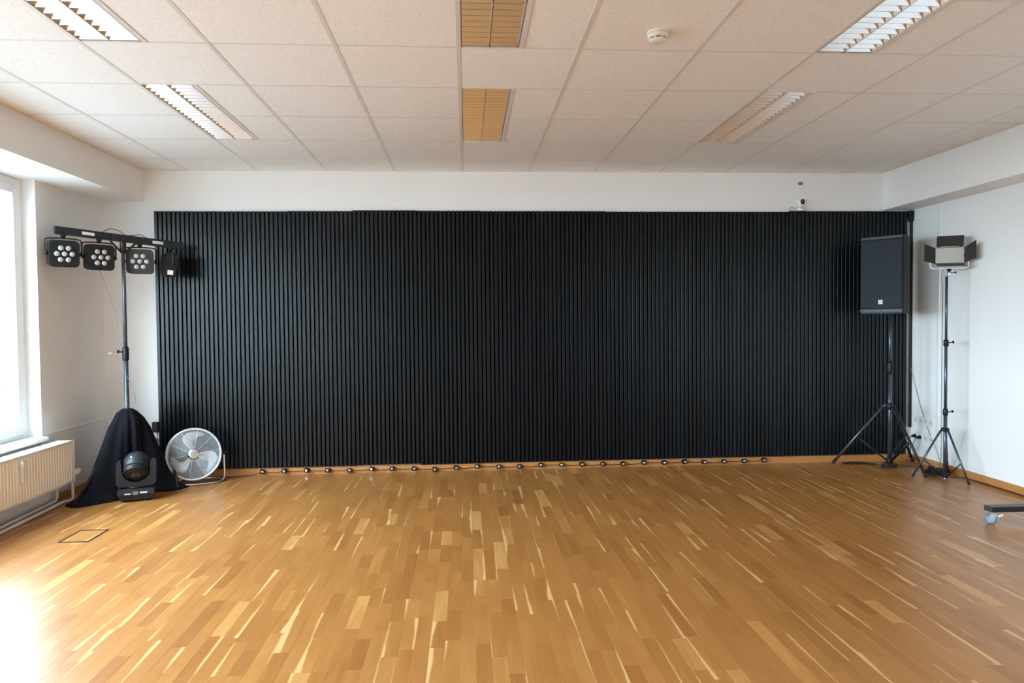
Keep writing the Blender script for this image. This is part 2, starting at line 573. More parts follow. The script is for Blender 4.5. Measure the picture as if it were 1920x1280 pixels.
# ---- walls
wb = MB()
wb.box(SL, XR + TH, YB, YB + TH, -0.12, 3.08)
wb.box(XL - TH, SL, YB + 0.004, YB + TH, -0.12, 3.08)
wall_back = struct('wall_back', wb, 'wall')
wf_ = MB(); wf_.box(XL - TH, XR + TH, YF - TH, YF, -0.12, 3.08)
struct('wall_front', wf_, 'charcoal')
wr = MB()
wr.box(XR, XR + TH, YF, YB, -0.12, 3.08)
wall_right = struct('wall_right', wr, 'wall')
sr = MB(); sr.box(SR, XR, YF, YB, SZR, 2.93)
sr.build('soffit', 'wall', wall_right)
wl = MB()
xo = XL - TH
ys = [YF]
for (a, b) in sorted(WINDOWS): ys += [a, b]
ys.append(YB + 0.1)
wl.box(xo, XL, YF, YB, -0.12, WZ0)
wl.box(xo, XL, YF, YB, WZ1, 3.08)
for k in range(0, len(ys), 2):
    wl.box(xo, XL, ys[k], ys[k + 1] if k + 1 < len(ys) else YB, WZ0, WZ1)
wall_left = struct('wall_left', wl, 'wall')
sl = MB(); sl.box(XL, SL, YF, YB, SZL, 2.93)
sl.build('soffit', 'wall', wall_left)

# thin lining joint that runs along the left wall at sill height
tr = MB(); tr.cbox(XL, XL + 0.008, 5.66, YB, 0.548, 0.562, 0.002)
struct('trim_1', tr, 'wall')
# slim white cable duct on the right wall
tr = MB(); tr.cbox(XR - 0.009, XR, 6.17, 6.205, 0.066, SZR, 0.002)
struct('trim_2', tr, 'white_gloss')

# baseboards
b1 = MB(); b1.prism([(YB, 0.0), (YB, 0.066), (YB - 0.010, 0.066), (YB - 0.016, 0.060), (YB - 0.016, 0.0)], SL + 0.06, XR - 0.016, 'x')
struct('baseboard_back', b1, 'baseboard')
b2 = MB(); b2.prism([(XR, 0.0), (XR, 0.066), (XR - 0.010, 0.066), (XR - 0.016, 0.060), (XR - 0.016, 0.0)], YF, YB - 0.0, 'y')
struct('baseboard_right', b2, 'baseboard')
b3 = MB(); b3.prism([(XL, 0.0), (XL, 0.060), (XL + 0.010, 0.060), (XL + 0.016, 0.054), (XL + 0.016, 0.0)], 5.80, YB, 'y')
struct('baseboard_left', b3, 'baseboard')

# ---- windows
for n, (a, b) in enumerate(WINDOWS, 1):
    fr = MB()
    x0, x1 = WIN_X - 0.035, WIN_X + 0.035
    w = 0.055
    fr.cbox(x0, x1, a, a + w, WZ0, WZ1, 0.004); fr.cbox(x0, x1, b - w, b, WZ0, WZ1, 0.004)
    fr.cbox(x0, x1, a + w, b - w, WZ0, WZ0 + w, 0.004); fr.cbox(x0, x1, a + w, b - w, WZ1 - w, WZ1, 0.004)
    mid = (a + b) / 2
    win = struct('window_%d' % n, fr, 'white_frame')
    for (c, d) in ((a + w, mid), (mid, b - w)):
        sa = MB(); q = 0.065; X0_, X1_ = WIN_X - 0.02, WIN_X + 0.05
        c += 0.003; d -= 0.003; z0, z1 = WZ0 + w + 0.003, WZ1 - w - 0.003
        sa.cbox(X0_, X1_, c, c + q, z0, z1, 0.005); sa.cbox(X0_, X1_, d - q, d, z0, z1, 0.005)
        sa.cbox(X0_, X1_, c + q, d - q, z0, z0 + q, 0.005); sa.cbox(X0_, X1_, c + q, d - q, z1 - q, z1, 0.005)
        so = sa.build('sash', 'white_frame', win)
        MB().box(WIN_X + 0.008, WIN_X + 0.014, c + q - 0.006, d - q + 0.006, z0 + q - 0.006, z1 - q + 0.006).build('pane', 'glass', so)
    hd = MB(); hd.cbox(WIN_X + 0.05, WIN_X + 0.062, mid - 0.05, mid - 0.02, 1.32, 1.39, 0.002)
    hd.tube([(WIN_X + 0.062, mid - 0.035, 1.37), (WIN_X + 0.09, mid - 0.035, 1.37), (WIN_X + 0.092, mid - 0.035, 1.26)], 0.008, 8)
    hd.build('handle', 'white_frame', win)
    sb = MB(); sb.cbox(WIN_X + 0.036, XL + 0.075, a - 0.03, b + 0.03, WZ0 - 0.001, WZ0 + 0.026, 0.005)
    # the stone sill sits in the reveal and noses out over the radiator
    sb2 = MB(); sb2.box(WIN_X + 0.036, XL, a + 0.001, b - 0.001, WZ0 + 0.001, WZ0 + 0.026); sb2.cbox(XL, XL + 0.05, a - 0.005, b + 0.005, WZ0 - 0.004, WZ0 + 0.026, 0.005)
    sb2.build('window_sill', 'white_gloss', win)

# ------------------------------------------------------------------ outside: lawn and trees
g = MB(); g.box(-120, XL - TH - 0.5, -60, 90, -3.3, -3.2)
tag(g.build('ground', 'lawn'), kind='structure')
def tree(loc, h, r, label):
    t = thing('tree', label, 'tree', loc, group='trees outside the window')
    tr_ = MB(); tr_.tube([(0, 0, 0), (0.05, 0.02, h * 0.35), (0, 0, h * 0.6)], 0.16, 8, r1=0.07)
    tr_.build('trunk', 'bark', t)
    rr = random.Random(int(h * 100)); lf = MB()
    for _ in range(900):
        d = Vector((rr.gauss(0, 1), rr.gauss(0, 1), rr.gauss(0, 1))).normalized() * (r * rr.random() ** 0.4)
        c = Vector((d.x, d.y, h * 0.62 + d.z * 0.9))
        a = Vector((rr.gauss(0, 1), rr.gauss(0, 1), rr.gauss(0, 1))).normalized() * 0.16
        b = a.orthogonal().normalized() * 0.11
        lf.add([c - a, c + b, c + a, c - b], [(0, 1, 2, 3)])
    tag(lf.build('foliage', 'leaf', t), kind='stuff')
tree((-18.2, 26.5, -3.2), 4.2, 1.5, 'small green leafy tree seen through the left window pane')

# ------------------------------------------------------------------ slatted black wall
PX0, PX1 = -2.825, 4.305
NP = 12
PW = (PX1 - PX0) / NP
SP = PW / 15
slat_wall = thing('slat_wall', 'wide wall covering of vertical black slats on black felt', 'wall panel', ((PX0 + PX1) / 2, YB, 0.07))
sw_me = None
top_off = [0.0, 0.0, 0.003, 0.010, 0.006, 0.004, 0.004, 0.0, 0.0, 0.0, 0.006, 0.006]
bot_off = [0.0, 0.0, 0.0, 0.004, -0.003, 0.0, 0.0, 0.0, 0.0, 0.0, 0.0, 0.0]
SB, ST = 0.071, 2.436
slm = MB(); slm.cbox(-0.0135, 0.0135, -0.035, -0.009, 0, ST - SB, 0.0012)
sw_me = slm.mesh('slat', 'black_slat')
for p in range(NP):
    xa = PX0 + p * PW
    dz = top_off[p]
    pb = MB(); pb.box(xa + 0.0004, xa + PW - 0.0004, YB - 0.009, YB, SB + bot_off[p], ST + dz)
    po = pb.build('felt_panel', 'black_felt', slat_wall)
    po.location = (-(PX0 + PX1) / 2, -YB, -0.07)
    for s in range(15):
        so = link_mesh('slat', sw_me, po, (xa + (s + 0.5) * SP, YB, SB + bot_off[p]))
        so.scale = (1, 1, (ST + dz - SB - bot_off[p]) / (ST - SB))

# black end batten in the corner + black bracket on top
cb = thing('corner_batten', 'narrow black batten standing in the corner right of the slats', 'batten', (4.345, 6.575, 0.33))
MB().cbox(-0.008, 0.010, -0.01, 0.012, 0, 2.03, 0.002).build('batten_body', 'black_slat', cb)
MB().cbox(-0.010, 0.013, -0.022, 0.022, 2.045, 2.11, 0.003).build('end_cap', 'black_plastic', cb)
cr = MB(); cr.cbox(4.31, 4.357, 6.545, 6.598, 2.375, 2.445, 0.004); cr.cbox(4.325, 4.357, 6.55, 6.598, 2.345, 2.376, 0.003)
o = cr.build('corner_bracket', 'black_plastic')
tag(o, 'small black bracket at the top right corner of the slatted wall', 'bracket')

# ------------------------------------------------------------------ louvred ceiling luminaires
FL, FW = 1.238, 0.2885
def bld_mesh(w, n=1):
    # wedge shaped cross blade with hollow faces, broad at the top
    h = 0.036
    prof = []
    for i in range(n + 1):
        t = i / n
        prof.append((0.0014 + 0.0185 * t, t * h))
    poly = [(a, z) for a, z in prof] + [(-a, z) for a, z in reversed(prof)]
    mb = MB(); mb.prism(poly, 0, w, 'x')
    return mb.mesh('louvre_blade', 'alu')
half = FW / 2
blade_me = bld_mesh(half - 0.008)
refl = MB()
def side_prof(sgn, xb, xt):
    pts = []
    for i in range(7):
        t = i / 6
        pts.append((xb + (xt - xb) * (1 - (1 - t) ** 1.7) if False else xb + (xt - xb) * t ** 1.2, 0.05 * t))
    return pts
def reflector_mesh():
    mb = MB()
    def sheet(pts):
        n = len(pts)
        vs = [(a, 0, z) for a, z in pts] + [(a, FL, z) for a, z in pts]
        mb.add(vs, [(i, i + 1, n + i + 1, n + i) for i in range(n - 1)], 0, True)
    sheet(side_prof(1, 0.002, 0.015))
    sheet([(half - 0.0005 - (a - 0.002), z) for a, z in side_prof(1, 0.002, 0.015)])
    return mb.mesh('reflector', 'alu')
refl_me = reflector_mesh()
hm = MB()
hm.box(-0.001, FW + 0.001, -0.001, FL + 0.001, 0.098, 0.10)
hm.box(-0.003, -0.001, -0.001, FL + 0.001, 0.0, 0.10); hm.box(FW + 0.001, FW + 0.003, -0.001, FL + 0.001, 0.0, 0.10)
hm.box(-0.003, FW + 0.003, -0.003, -0.001, 0.0, 0.10); hm.box(-0.003, FW + 0.003, FL + 0.001, FL + 0.003, 0.0, 0.10)
house_me = hm.mesh('housing', 'white_gloss')
tm = MB(); tm.tube([(0, 0.02, 0), (0, FL - 0.02, 0)], 0.013, 12)
tube_me = tm.mesh('lamp_tube', 'tube')
trm = MB(); trm.cbox(0.2965, 0.3215, -0.003, FL + 0.003, -0.002, 0.016, 0.001)
trim_me = trm.mesh('side_trim', 'rail')
div = MB(); div.box(half - 0.001, half + 0.001, 0, FL, 0, 0.03)
div_me = div.mesh('divider', 'alu')
def luminaire(i, y, label):
    t = thing('ceiling_light', label, 'ceiling light', (X0 + i * T + 0.0135, y + 0.006, ZC - 0.001), group='louvred ceiling lights')
    link_mesh('housing', house_me, t)
    link_mesh('side_trim', trim_me, t)
    link_mesh('divider', div_me, t)
    for s in range(2):
        link_mesh('lamp_tube', tube_me, t, (half * (s + 0.5), 0, 0.078))
        link_mesh('reflector', refl_me, t, (s * half, 0, 0))
        for k in range(20):
            link_mesh('louvre_blade', blade_me, t, (s * half + 0.004, min(FL - 0.018, FL * (k + 1) / 20), 0.001))
luminaire(-3, FIX_Y[0], 'ceiling light cut off by the top left corner, blue white louvres')
luminaire(-3, FIX_Y[1], 'ceiling light above the spotlight bar, blue white louvres')
luminaire(0, FIX_Y[0], 'centre ceiling light with amber reflecting louvres, cut off by the top edge')
luminaire(0, FIX_Y[1], 'centre ceiling light with amber reflecting louvres, nearer the slatted wall')
luminaire(3, FIX_Y[0], 'ceiling light near the top right corner, amber and white louvres')
luminaire(3, FIX_Y[1], 'ceiling light right of centre nearer the webcam, amber and white louvres')

# smoke detector
sd = thing('smoke_detector', 'round ivory smoke detector on the ceiling tiles', 'smoke detector', (0.95, 3.40, ZC + 0.004))
MB().lathe([(0.052, 0), (0.052, -0.010), (0.048, -0.012)], 32).build('base_ring', 'detector', sd)
MB().lathe([(0.047, -0.012), (0.050, -0.018), (0.050, -0.030), (0.047, -0.036)], 32).build('body', 'detector', sd)
MB().lathe([(0.040, -0.036), (0.040, -0.041)], 32).build('sensor_slot', 'black_plastic', sd)
MB().lathe([(0.045, -0.041), (0.043, -0.048), (0.034, -0.054), (0.018, -0.057)], 32).build('cap', 'detector', sd)
rb = MB()
for k in range(8):
    a = 2 * pi * k / 8 + 0.2
    rb.box(-0.004, 0.004, 0.039, 0.047, -0.0415, -0.0355)
    n = 8
    for q in range(len(rb.v) - 8, len(rb.v)):
        vx, vy, vz = rb.v[q]; rb.v[q] = (vx * cos(a) - vy * sin(a), vx * sin(a) + vy * cos(a), vz)
rb.build('rib_ring', 'detector', sd)

# webcam on top of the slats, and the small oval cap above it
wc = thing('webcam', 'white round-headed webcam on top of the black slats', 'webcam', (3.228, 6.572, ST + 0.0065))
MB().lathe([(0.034, 0), (0.037, 0.004), (0.034, 0.018), (0.024, 0.034)], 24).build('base', 'white_gloss', wc)
hs = MB(); hs.lathe([(0.003, -0.036), (0.018, -0.033), (0.030, -0.020), (0.035, 0), (0.032, 0.018), (0.022, 0.030), (0.008, 0.036)], 24)
hs.xf(Matrix.Translation((0, -0.006, 0.075)) @ Matrix.Scale(1.15, 4, (0, 0, 1)))
hs.build('head', 'white_gloss', wc)
fc = MB(); fc.lathe([(0.019, 0), (0.019, 0.006), (0.016, 0.008)], 20, Matrix.Translation((0.004, -0.036, 0.083)) @ Matrix.Rotation(radians(90), 4, 'X') @ Matrix.Scale(1.35, 4, (0, 1, 0)))
fc.build('face_plate', 'black_plastic', wc)
MB().lathe([(0.007, 0), (0.006, 0.004), (0.002, 0.006)], 14, Matrix.Translation((0.004, -0.044, 0.083)) @ Matrix.Rotation(radians(90), 4, 'X')).build('lens', 'lens', wc)
MB().tube(smooth_path([(-0.035, 0.0, 0.010), (-0.07, -0.002, 0.030), (-0.095, 0.0, 0.036), (-0.105, 0.004, 0.022), (-0.085, 0.008, 0.006), (-0.06, 0.012, 0.003)]), 0.0022, 6).build('cable', 'grey_cable', wc)
cp = MB(); cp.lathe([(0.026, 0), (0.026, 0.004), (0.022, 0.007)], 24, Matrix.Translation((3.243, YB, 2.712)) @ Matrix.Rotation(radians(90), 4, 'X') @ Matrix.Scale(0.62, 4, (0, 1, 0)))
tag(cp.build('oval_vent', 'grey_cable'), 'small grey oval vent on the white wall above the webcam', 'vent')

# ------------------------------------------------------------------ radiator, valve, pipes
RX, RY0, RY1, RZ0, RZ1 = -3.12, 4.15, 5.745, 0.165, 0.495
rad = thing('radiator', 'cream ribbed panel radiator under the left window', 'radiator', (-3.18, (RY0 + RY1) / 2, 0.0))
off = Matrix.Translation((3.18, -(RY0 + RY1) / 2, 0))
fp = MB()
pts = []
y = RY0 + 0.012; pitch = 0.0333
rib = []
while y + pitch < RY1 - 0.008:
    rib += [(y, 0.0), (y + 0.006, 0.004), (y + pitch - 0.012, 0.004), (y + pitch - 0.006, 0.0)]
    y += pitch
prof = [(RY0, 0.0)] + rib + [(RY1, 0.0)]
n = len(prof)
vs = [(RX - 0.007 + d, yy, RZ0 + 0.018) for yy, d in prof] + [(RX - 0.007 + d, yy, RZ1 - 0.022) for yy, d in prof]
fp.add(vs, [(i, i + 1, n + i + 1, n + i) for i in range(n - 1)])
fp.add([(RX - 0.009, RY0, RZ0), (RX - 0.009, RY1, RZ0), (RX - 0.007, RY1, RZ0 + 0.018), (RX - 0.007, RY0, RZ0 + 0.018)], [(0, 1, 2, 3)])
fp.add([(RX - 0.007, RY0, RZ1 - 0.022), (RX - 0.007, RY1, RZ1 - 0.022), (RX - 0.007, RY1, RZ1 - 0.002), (RX - 0.007, RY0, RZ1 - 0.002)], [(0, 1, 2, 3)])
fp.xf(off).build('front_panel', 'rad', rad)
MB().box(-3.235, -3.228, RY0 + 0.01, RY1 - 0.01, RZ0, RZ1 - 0.01).xf(off).build('rear_panel', 'rad', rad)
sp = MB(); sp.cbox(-3.236, RX - 0.004, RY1 - 0.004, RY1 + 0.003, RZ0, RZ1, 0.001); sp.cbox(-3.236, RX - 0.004, RY0 - 0.003, RY0 + 0.004, RZ0, RZ1, 0.001)
sp.xf(off).build('side_cover', 'rad', rad)
tg = MB()
tg.box(-3.24, RX - 0.008, RY0, RY1, RZ1 - 0.006, RZ1 - 0.003)
tg.box(-3.24, -3.232, RY0, RY1, RZ1 - 0.003, RZ1 + 0.003); tg.box(RX - 0.016, RX - 0.004, RY0, RY1, RZ1 - 0.003, RZ1 + 0.003)
yy = RY0
while yy < RY1 - 0.02:
    tg.box(-3.232, RX - 0.016, yy, yy + 0.045, RZ1 - 0.003, RZ1 + 0.003)
    yy += 0.09
tg.xf(off).build('top_grille', 'rad_white', rad)
hc = MB(); hc.cbox(RX, RX + 0.022, 5.055, 5.095, 0.305, 0.455, 0.006); hc.cbox(RX + 0.018, RX + 0.028, 5.05, 5.10, 0.405, 0.462, 0.004)
hc.xf(off).build('heat_meter', 'white_gloss', rad)
MB().box(-3.20, -3.16, RY0 + 0.3, RY0 + 0.33, 0.0, RZ0 + 0.01).xf(off).build('foot', 'rad', rad)
vl = MB(); vl.tube([(-3.15, RY1, 0.225), (-3.15, RY1 + 0.035, 0.225)], 0.010, 10)
vl.xf(off).build('valve_stub', 'chrome', rad)
vl = MB(); vl.lathe([(0.014, 0), (0.022, 0.006), (0.027, 0.014), (0.027, 0.055), (0.020, 0.063)], 16, frame_to((-3.15, RY1 + 0.03, 0.225), (0.15, 1, 0.1)))
vl.xf(off).build('thermostat_head', 'white_gloss', rad)
pp = thing('heating_pipe', 'white heating pipe dropping from the radiator and running along the floor', 'pipe', (-3.14, 5.2, 0.0))
oo = Matrix.Translation((3.14, -5.2, 0))
MB().tube([(-3.152, 5.757, 0.205), (-3.150, 5.757, 0.06), (-3.150, 5.755, 0.028), (-3.165, 5.735, 0.015), (-3.19, 5.70, 0.0145), (-3.19, 5.66, 0.0145), (-3.15, 4.88, 0.0145), (-3.15, -2.5, 0.0145)], 0.0115, 10).xf(oo).build('lower_pipe', 'white_gloss', pp)
MB().tube([(-3.24, 5.70, 0.158), (-3.24, 5.70, 0.05), (-3.24, 5.67, 0.024), (-3.20, 4.88, 0.024), (-3.20, -2.5, 0.024)], 0.0115, 10).xf(oo).build('rear_pipe', 'white_gloss', pp)

# ------------------------------------------------------------------ flush floor socket lid
lid = thing('floor_socket', 'flush floor socket lid with a thin dark metal frame', 'floor box', ((LID[0] + LID[1]) / 2, (LID[2] + LID[3]) / 2, 0))
hx, hy = (LID[1] - LID[0]) / 2, (LID[3] - LID[2]) / 2
f_ = MB(); w = 0.009
f_.box(-hx, hx, -hy, -hy + w, -0.004, 0.004); f_.box(-hx, hx, hy - w, hy, -0.004, 0.004)
f_.box(-hx, -hx + w, -hy + w, hy - w, -0.004, 0.004); f_.box(hx - w, hx, -hy + w, hy - w, -0.004, 0.004)
f_.build('lid_frame', 'black_metal', lid)
lm = strips_mesh('wood_inlay', [(-hx + w, 0.0, -hy + w, hy - w, 0.62, 0.0, 0, 0.0012), (0.0, hx - w, -hy + w, hy - w, 0.55, 0.3, 1, 0.0012)])
link_mesh('wood_inlay', lm, lid)

# ------------------------------------------------------------------ T-bar stand with drape and spotlights
PP = Vector((-2.853, 6.05, 0))
st = thing('t_bar_stand', 'tall black stand carrying the crossbar with spotlights, feet under cloth', 'stand', PP)
barR = Vector((-2.520, 6.42, 2.104)) - PP
barC = Vector((0, 0, 2.128))
barD = Vector((barR.x, barR.y, barR.z - barC.z + 0.0)).normalized()
barLen = (barR - barC).length
BL = barC - barD * 0.505
BR = barC + barD * 0.50
MB().tube([(0, 0, 0.12), (0, 0, 1.22)], 0.0175, 14).build('lower_pole', 'steel_tube', st)
MB().tube([(0, 0, 1.14), (0.0, 0, 2.14)], 0.0145, 14).build('upper_pole', 'steel_tube', st)
co = MB(); co.lathe([(0.021, 1.11), (0.024, 1.12), (0.024, 1.21), (0.020, 1.225)], 14)
co.build('collar', 'black_plastic', st)
kn = MB(); kn.tube([(-0.02, -0.01, 1.18), (-0.05, -0.02, 1.185)], 0.006, 8); kn.lathe([(0.014, 0), (0.016, 0.006), (0.012, 0.014)], 8, frame_to((-0.045, -0.018, 1.185), (-1, -0.4, 0)))
kn.build('knob', 'black_plastic', st)
MB().tube([(-0.05, -0.02, 1.185), (-0.14, -0.05, 1.165)], 0.0022, 6).build('safety_pin', 'chrome', st)
Mb = frame_to((0, 0, 0), barD)   # local z along the bar
bar = MB()
L0 = (BL - barC).length; L1 = (BR - barC).length
zax = barD; xax = Vector((-zax.y, zax.x, 0)).normalized(); yax = zax.cross(xax)
def barpt(s, a, b):  # s along bar, a sideways, b up
    return barC + zax * s + xax * a + Vector((0, 0, 1)) * b
def obox(mb, c, ax, ay, az, hx, hy, hz, mi=0):
    P = []
    for sz in (-1, 1):
        for (sx, sy) in ((-1, -1), (1, -1), (1, 1), (-1, 1)):
            P.append(Vector(c) + ax * hx * sx + ay * hy * sy + az * hz * sz)
    mb.add(P, [(0, 3, 2, 1), (4, 5, 6, 7), (0, 1, 5, 4), (1, 2, 6, 5), (2, 3, 7, 6), (3, 0, 4, 7)], mi)
UPV = Vector((0, 0, 1))
obox(bar, barpt(0, 0, -0.0), xax, UPV, zax, 0.018, 0.030, (L0 + L1) / 2)
bar.build('crossbar', 'black_metal', st)
br = MB()
for sg in (-1, 1):
    br.tube([tuple(barpt(0, 0, -0.13)), tuple(barpt(0.10 * sg, 0, -0.03))], 0.008, 8)
br.lathe([(0.022, 2.02), (0.024, 2.03), (0.024, 2.10), (0.02, 2.12)], 14)
br.build('bar_bracket', 'black_metal', st)
for sgn, s in enumerate((-0.27, 0.28)):
    q = MB(); obox(q, barpt(s, -0.019, 0.0), xax, UPV, zax, 0.002, 0.012, 0.045)
    tag(q.build('sticker', 'label_white', st), 'white sticker')
fts = [(-0.21, -0.43), (0.36, 0.13), (-0.20, 0.34)]
for (fx, fy) in fts:
    q = MB(); q.tube([(fx * 0.08, fy * 0.08, 0.62), (fx * 0.98, fy * 0.98, 0.012)], 0.0135, 10)
    lg = q.build('leg', 'black_metal', st)
    q = MB(); q.tube([(fx * 0.94, fy * 0.94, 0.035), (fx * 1.0, fy * 1.0, 0.014)], 0.014, 10)
    q.build('rubber_foot', 'rubber', lg)
q = MB(); q.lathe([(0.03, 0.58), (0.034, 0.59), (0.034, 0.65), (0.022, 0.66)], 14); q.build('leg_hub', 'black_plastic', st)

# drape
dr = MB()
angs = 96
lobes = [(atan2(-0.47, -0.22), 0.40, 2.6), (atan2(0.13, 0.36), 0.33, 3.0), (atan2(0.34, -0.20), 0.30, 3.0)]
def R_at(a):
    r = 0.15
    for (b, amp, p) in lobes:
        c = max(0.0, cos((a - b)))
        r = max(r, 0.15 + amp * 0.8 * c ** (p * 2.2) + 0.02 * c)
    return r
prof = [(0.0, 0.705, 0), (0.06, 0.700, 0), (0.16, 0.672, 0), (0.28, 0.625, 0), (0.38, 0.54, .3), (0.48, 0.42, .6), (0.58, 0.30, .8), (0.68, 0.18, 1), (0.79, 0.085, 1), (0.90, 0.030, 1), (1.0, 0.012, 1), (1.06, 0.003, 1)]
rows = []
dv = []
for (t, z, w) in prof:
    for i in range(angs):
        a = 2 * pi * i / angs
        Rb = R_at(a)
        up = 0.098 * min(1, t / 0.28)
        r = 0.020 + up * (1 if t < 0.28 else 1) if t <= 0.28 else 0.118 + (Rb - 0.118) * (t - 0.28) / 0.72
        fold = (sin(a * 9 + 1.3 * t) * 0.5 + sin(a * 17 + 2) * 0.25 + sin(a * 5 - 1) * 0.35) * 0.024 * min(1, t / 0.5)
        lean = 0.0
        r = max(0.019, r + fold)
        zz = z + (0.006 * sin(a * 7) * (1 if 0.1 < z < 0.6 else 0)) - (0.10 * max(0, cos(a - 2.0)) + 0.04 * max(0, -cos(a - 0.3))) * (1 if 0.25 < t < 0.3 else 0)
        dv.append((r * cos(a), r * sin(a), max(0.002, zz)))
df = [(k * angs + i, k * angs + (i + 1) % angs, (k + 1) * angs + (i + 1) % angs, (k + 1) * angs + i) for k in range(len(prof) - 1) for i in range(angs)]
dr.add(dv, df, 0, True)
dro = dr.build('stand_drape', 'cloth', None, PP)
sol = dro.modifiers.new('thick', 'SOLIDIFY'); sol.thickness = 0.0025; sol.offset = 1
tag(dro, 'black cloth draped over the feet of the spotlight stand', 'cloth')
# a black strut of the stand pokes out beside the fan
q = thing('folded_bracket', 'dark metal bracket lying between the black cloth and the fan', 'bracket', (-2.55, 6.10, 0))
mb = MB(); mb.tube([(-0.03, 0.17, 0.155), (0.085, -0.01, 0.014)], 0.013, 8); mb.build('bar', 'black_metal', q)
mb = MB(); mb.tube(smooth_path([(-0.045, 0.11, 0.11), (-0.04, 0.07, 0.08), (-0.01, 0.05, 0.05), (0.012, 0.02, 0.012)]), 0.006, 6); mb.build('clip', 'chrome', q)

def par_light(s, yaw, pitch, label, bodymat, drop=0.148, patch=None):
    p0 = PP + barpt(s, 0, -0.03)
    t = thing('par_spotlight', label, 'spotlight', p0, radians(yaw), 'spotlights on the crossbar')
    # yoke: inverted U from the bar, body turns in it
    W = 0.125
    y_ = MB()
    y_.tube(smooth_path([(-W, 0, -drop), (-W, 0, -0.06), (-W + 0.02, 0, -0.034), (0, 0, -0.028), (W - 0.02, 0, -0.034), (W, 0, -0.06), (W, 0, -drop)], 4), 0.006, 6)
    y_.build('yoke', 'black_metal', t)
    c_ = MB(); c_.lathe([(0.016, -0.034), (0.016, -0.012), (0.022, -0.010), (0.022, 0.0)], 12); c_.build('clamp', 'black_metal', t)
    R_ = Matrix.Translation((0, 0, -drop)) @ Matrix.Rotation(radians(pitch), 4, 'X')
    h = 0.104; ch = 0.03; d0, d1 = -0.035, 0.045
    octo = [(-h + ch, -h), (h - ch, -h), (h - ch * 0.3, -h + ch * 0.3), (h, -h + ch), (h, h - ch), (h - ch * 0.3, h - ch * 0.3), (h - ch, h), (-h + ch, h), (-h + ch * 0.3, h - ch * 0.3), (-h, h - ch), (-h, -h + ch), (-h + ch * 0.3, -h + ch * 0.3)]
    b_ = MB(); b_.prism(octo, d0, d1, 'y')
    b_.prism([(a * 0.9, b * 0.9) for a, b in octo], d1, d1 + 0.02, 'y')
    for k in range(-4, 5):
        b_.box(k * 0.018 - 0.002, k * 0.018 + 0.002, d1 + 0.02, d1 + 0.034, -0.08, 0.08)
    b_.xf(R_).build('housing', bodymat, t)
    for k in range(7):
        a = k * pi / 3
        x_, z_ = (0, 0) if k == 6 else (0.052 * cos(a), 0.052 * sin(a))
        F = R_ @ Matrix.Translation((x_, d0, z_)) @ Matrix.Rotation(radians(90), 4, 'X')
        l_ = MB(); l_.lathe([(0.0195, -0.002), (0.0195, 0.003), (0.016, 0.007), (0.006, 0.009)], 14, F)
        l_.build('lens', 'lens', t)
    for sg in (-1, 1):
        k_ = MB(); k_.lathe([(0.012, 0), (0.018, 0.004), (0.018, 0.018), (0.012, 0.022)], 8, frame_to((sg * (W - 0.018), 0, -drop), (sg, 0, 0)))
        k_.build('knob', 'black_plastic', t)
    if patch:
        q = MB(); q.box(*patch); tag(q.xf(R_).build('sticker', 'label_white', t), 'white sticker')
    return t
par_light(-0.445, 42, 8, 'leftmost black spotlight on the crossbar, nearest the window', 'black_plastic')
par_light(-0.185, 46, 5, 'second black spotlight from the left, just left of the pole', 'black_plastic')
par_light(0.135, 22, 2, 'brownish spotlight with seven lenses just right of the pole', 'brown_plastic')
par_light(0.40, 118, 6, 'rightmost spotlight seen from its side in front of black slats', 'black_plastic', patch=(-0.1055, -0.104, -0.01, 0.035, -0.095, -0.055))

cb1 = MB(); cb1.tube(smooth_path([PP + barpt(-0.18, 0.03, -0.26), PP + Vector((-0.12, 0.0, 1.65)), PP + Vector((-0.055, 0, 1.30)), PP + Vector((-0.03, 0.0, 1.19)), PP + Vector((-0.022, -0.015, 1.05)), PP + Vector((0.022, -0.01, 0.95)), PP + Vector((0.04, 0, 0.88)), PP + Vector((0.065, 0, 0.80)), PP + Vector((0.055, 0, 0.72)), PP + Vector((0.02, 0, 0.67))]), 0.0028, 6)
tag(cb1.build('power_cable', 'grey_cable'), 'thin grey cable hanging from the spotlights down the stand pole', 'cable')
cb2 = MB()
cb2.tube(smooth_path([PP + barpt(-0.16, 0, 0.028), PP + barpt(-0.10, 0, 0.065), PP + barpt(-0.03, 0, 0.060), PP + barpt(0.02, 0, 0.028)]), 0.003, 6)
cb2.tube(smooth_path([PP + barpt(0.02, 0, 0.028), PP + barpt(0.08, 0, 0.035), PP + barpt(0.14, 0, 0.050), PP + barpt(0.20, 0, 0.028)]), 0.003, 6)
tag(cb2.build('link_cable', 'cable'), 'short black cable looping over the spotlight crossbar', 'cable')

# ------------------------------------------------------------------ moving head light
mh = thing('moving_head_light', 'black moving head stage light standing in front of the draped cloth', 'stage light', (-2.675, 5.80, 0), radians(20))
bs = MB()
bs.add([(-0.108, -0.095, 0.012), (0.108, -0.095, 0.012), (0.108, 0.085, 0.012), (-0.108, 0.085, 0.012),
        (-0.130, -0.110, 0.060), (0.130, -0.110, 0.060), (0.130, 0.095, 0.060), (-0.130, 0.095, 0.060),
        (-0.130, -0.105, 0.100), (0.130, -0.105, 0.100), (0.130, 0.095, 0.100), (-0.130, 0.095, 0.100)],
       [(3, 2, 1, 0), (8, 9, 10, 11)] + [(a, b, b + 4, a + 4) for k in (0, 4) for a, b in ((k, k + 1), (k + 1, k + 2), (k + 2, k + 3), (k + 3, k))])
bs.build('base', 'head_grey', mh)
for sx in (-1, 1):
    for sy in (-0.07, 0.06):
        MB().lathe([(0.014, 0), (0.014, 0.013)], 10, Matrix.Translation((sx * 0.085, sy, 0))).build('rubber_foot', 'rubber', mh)
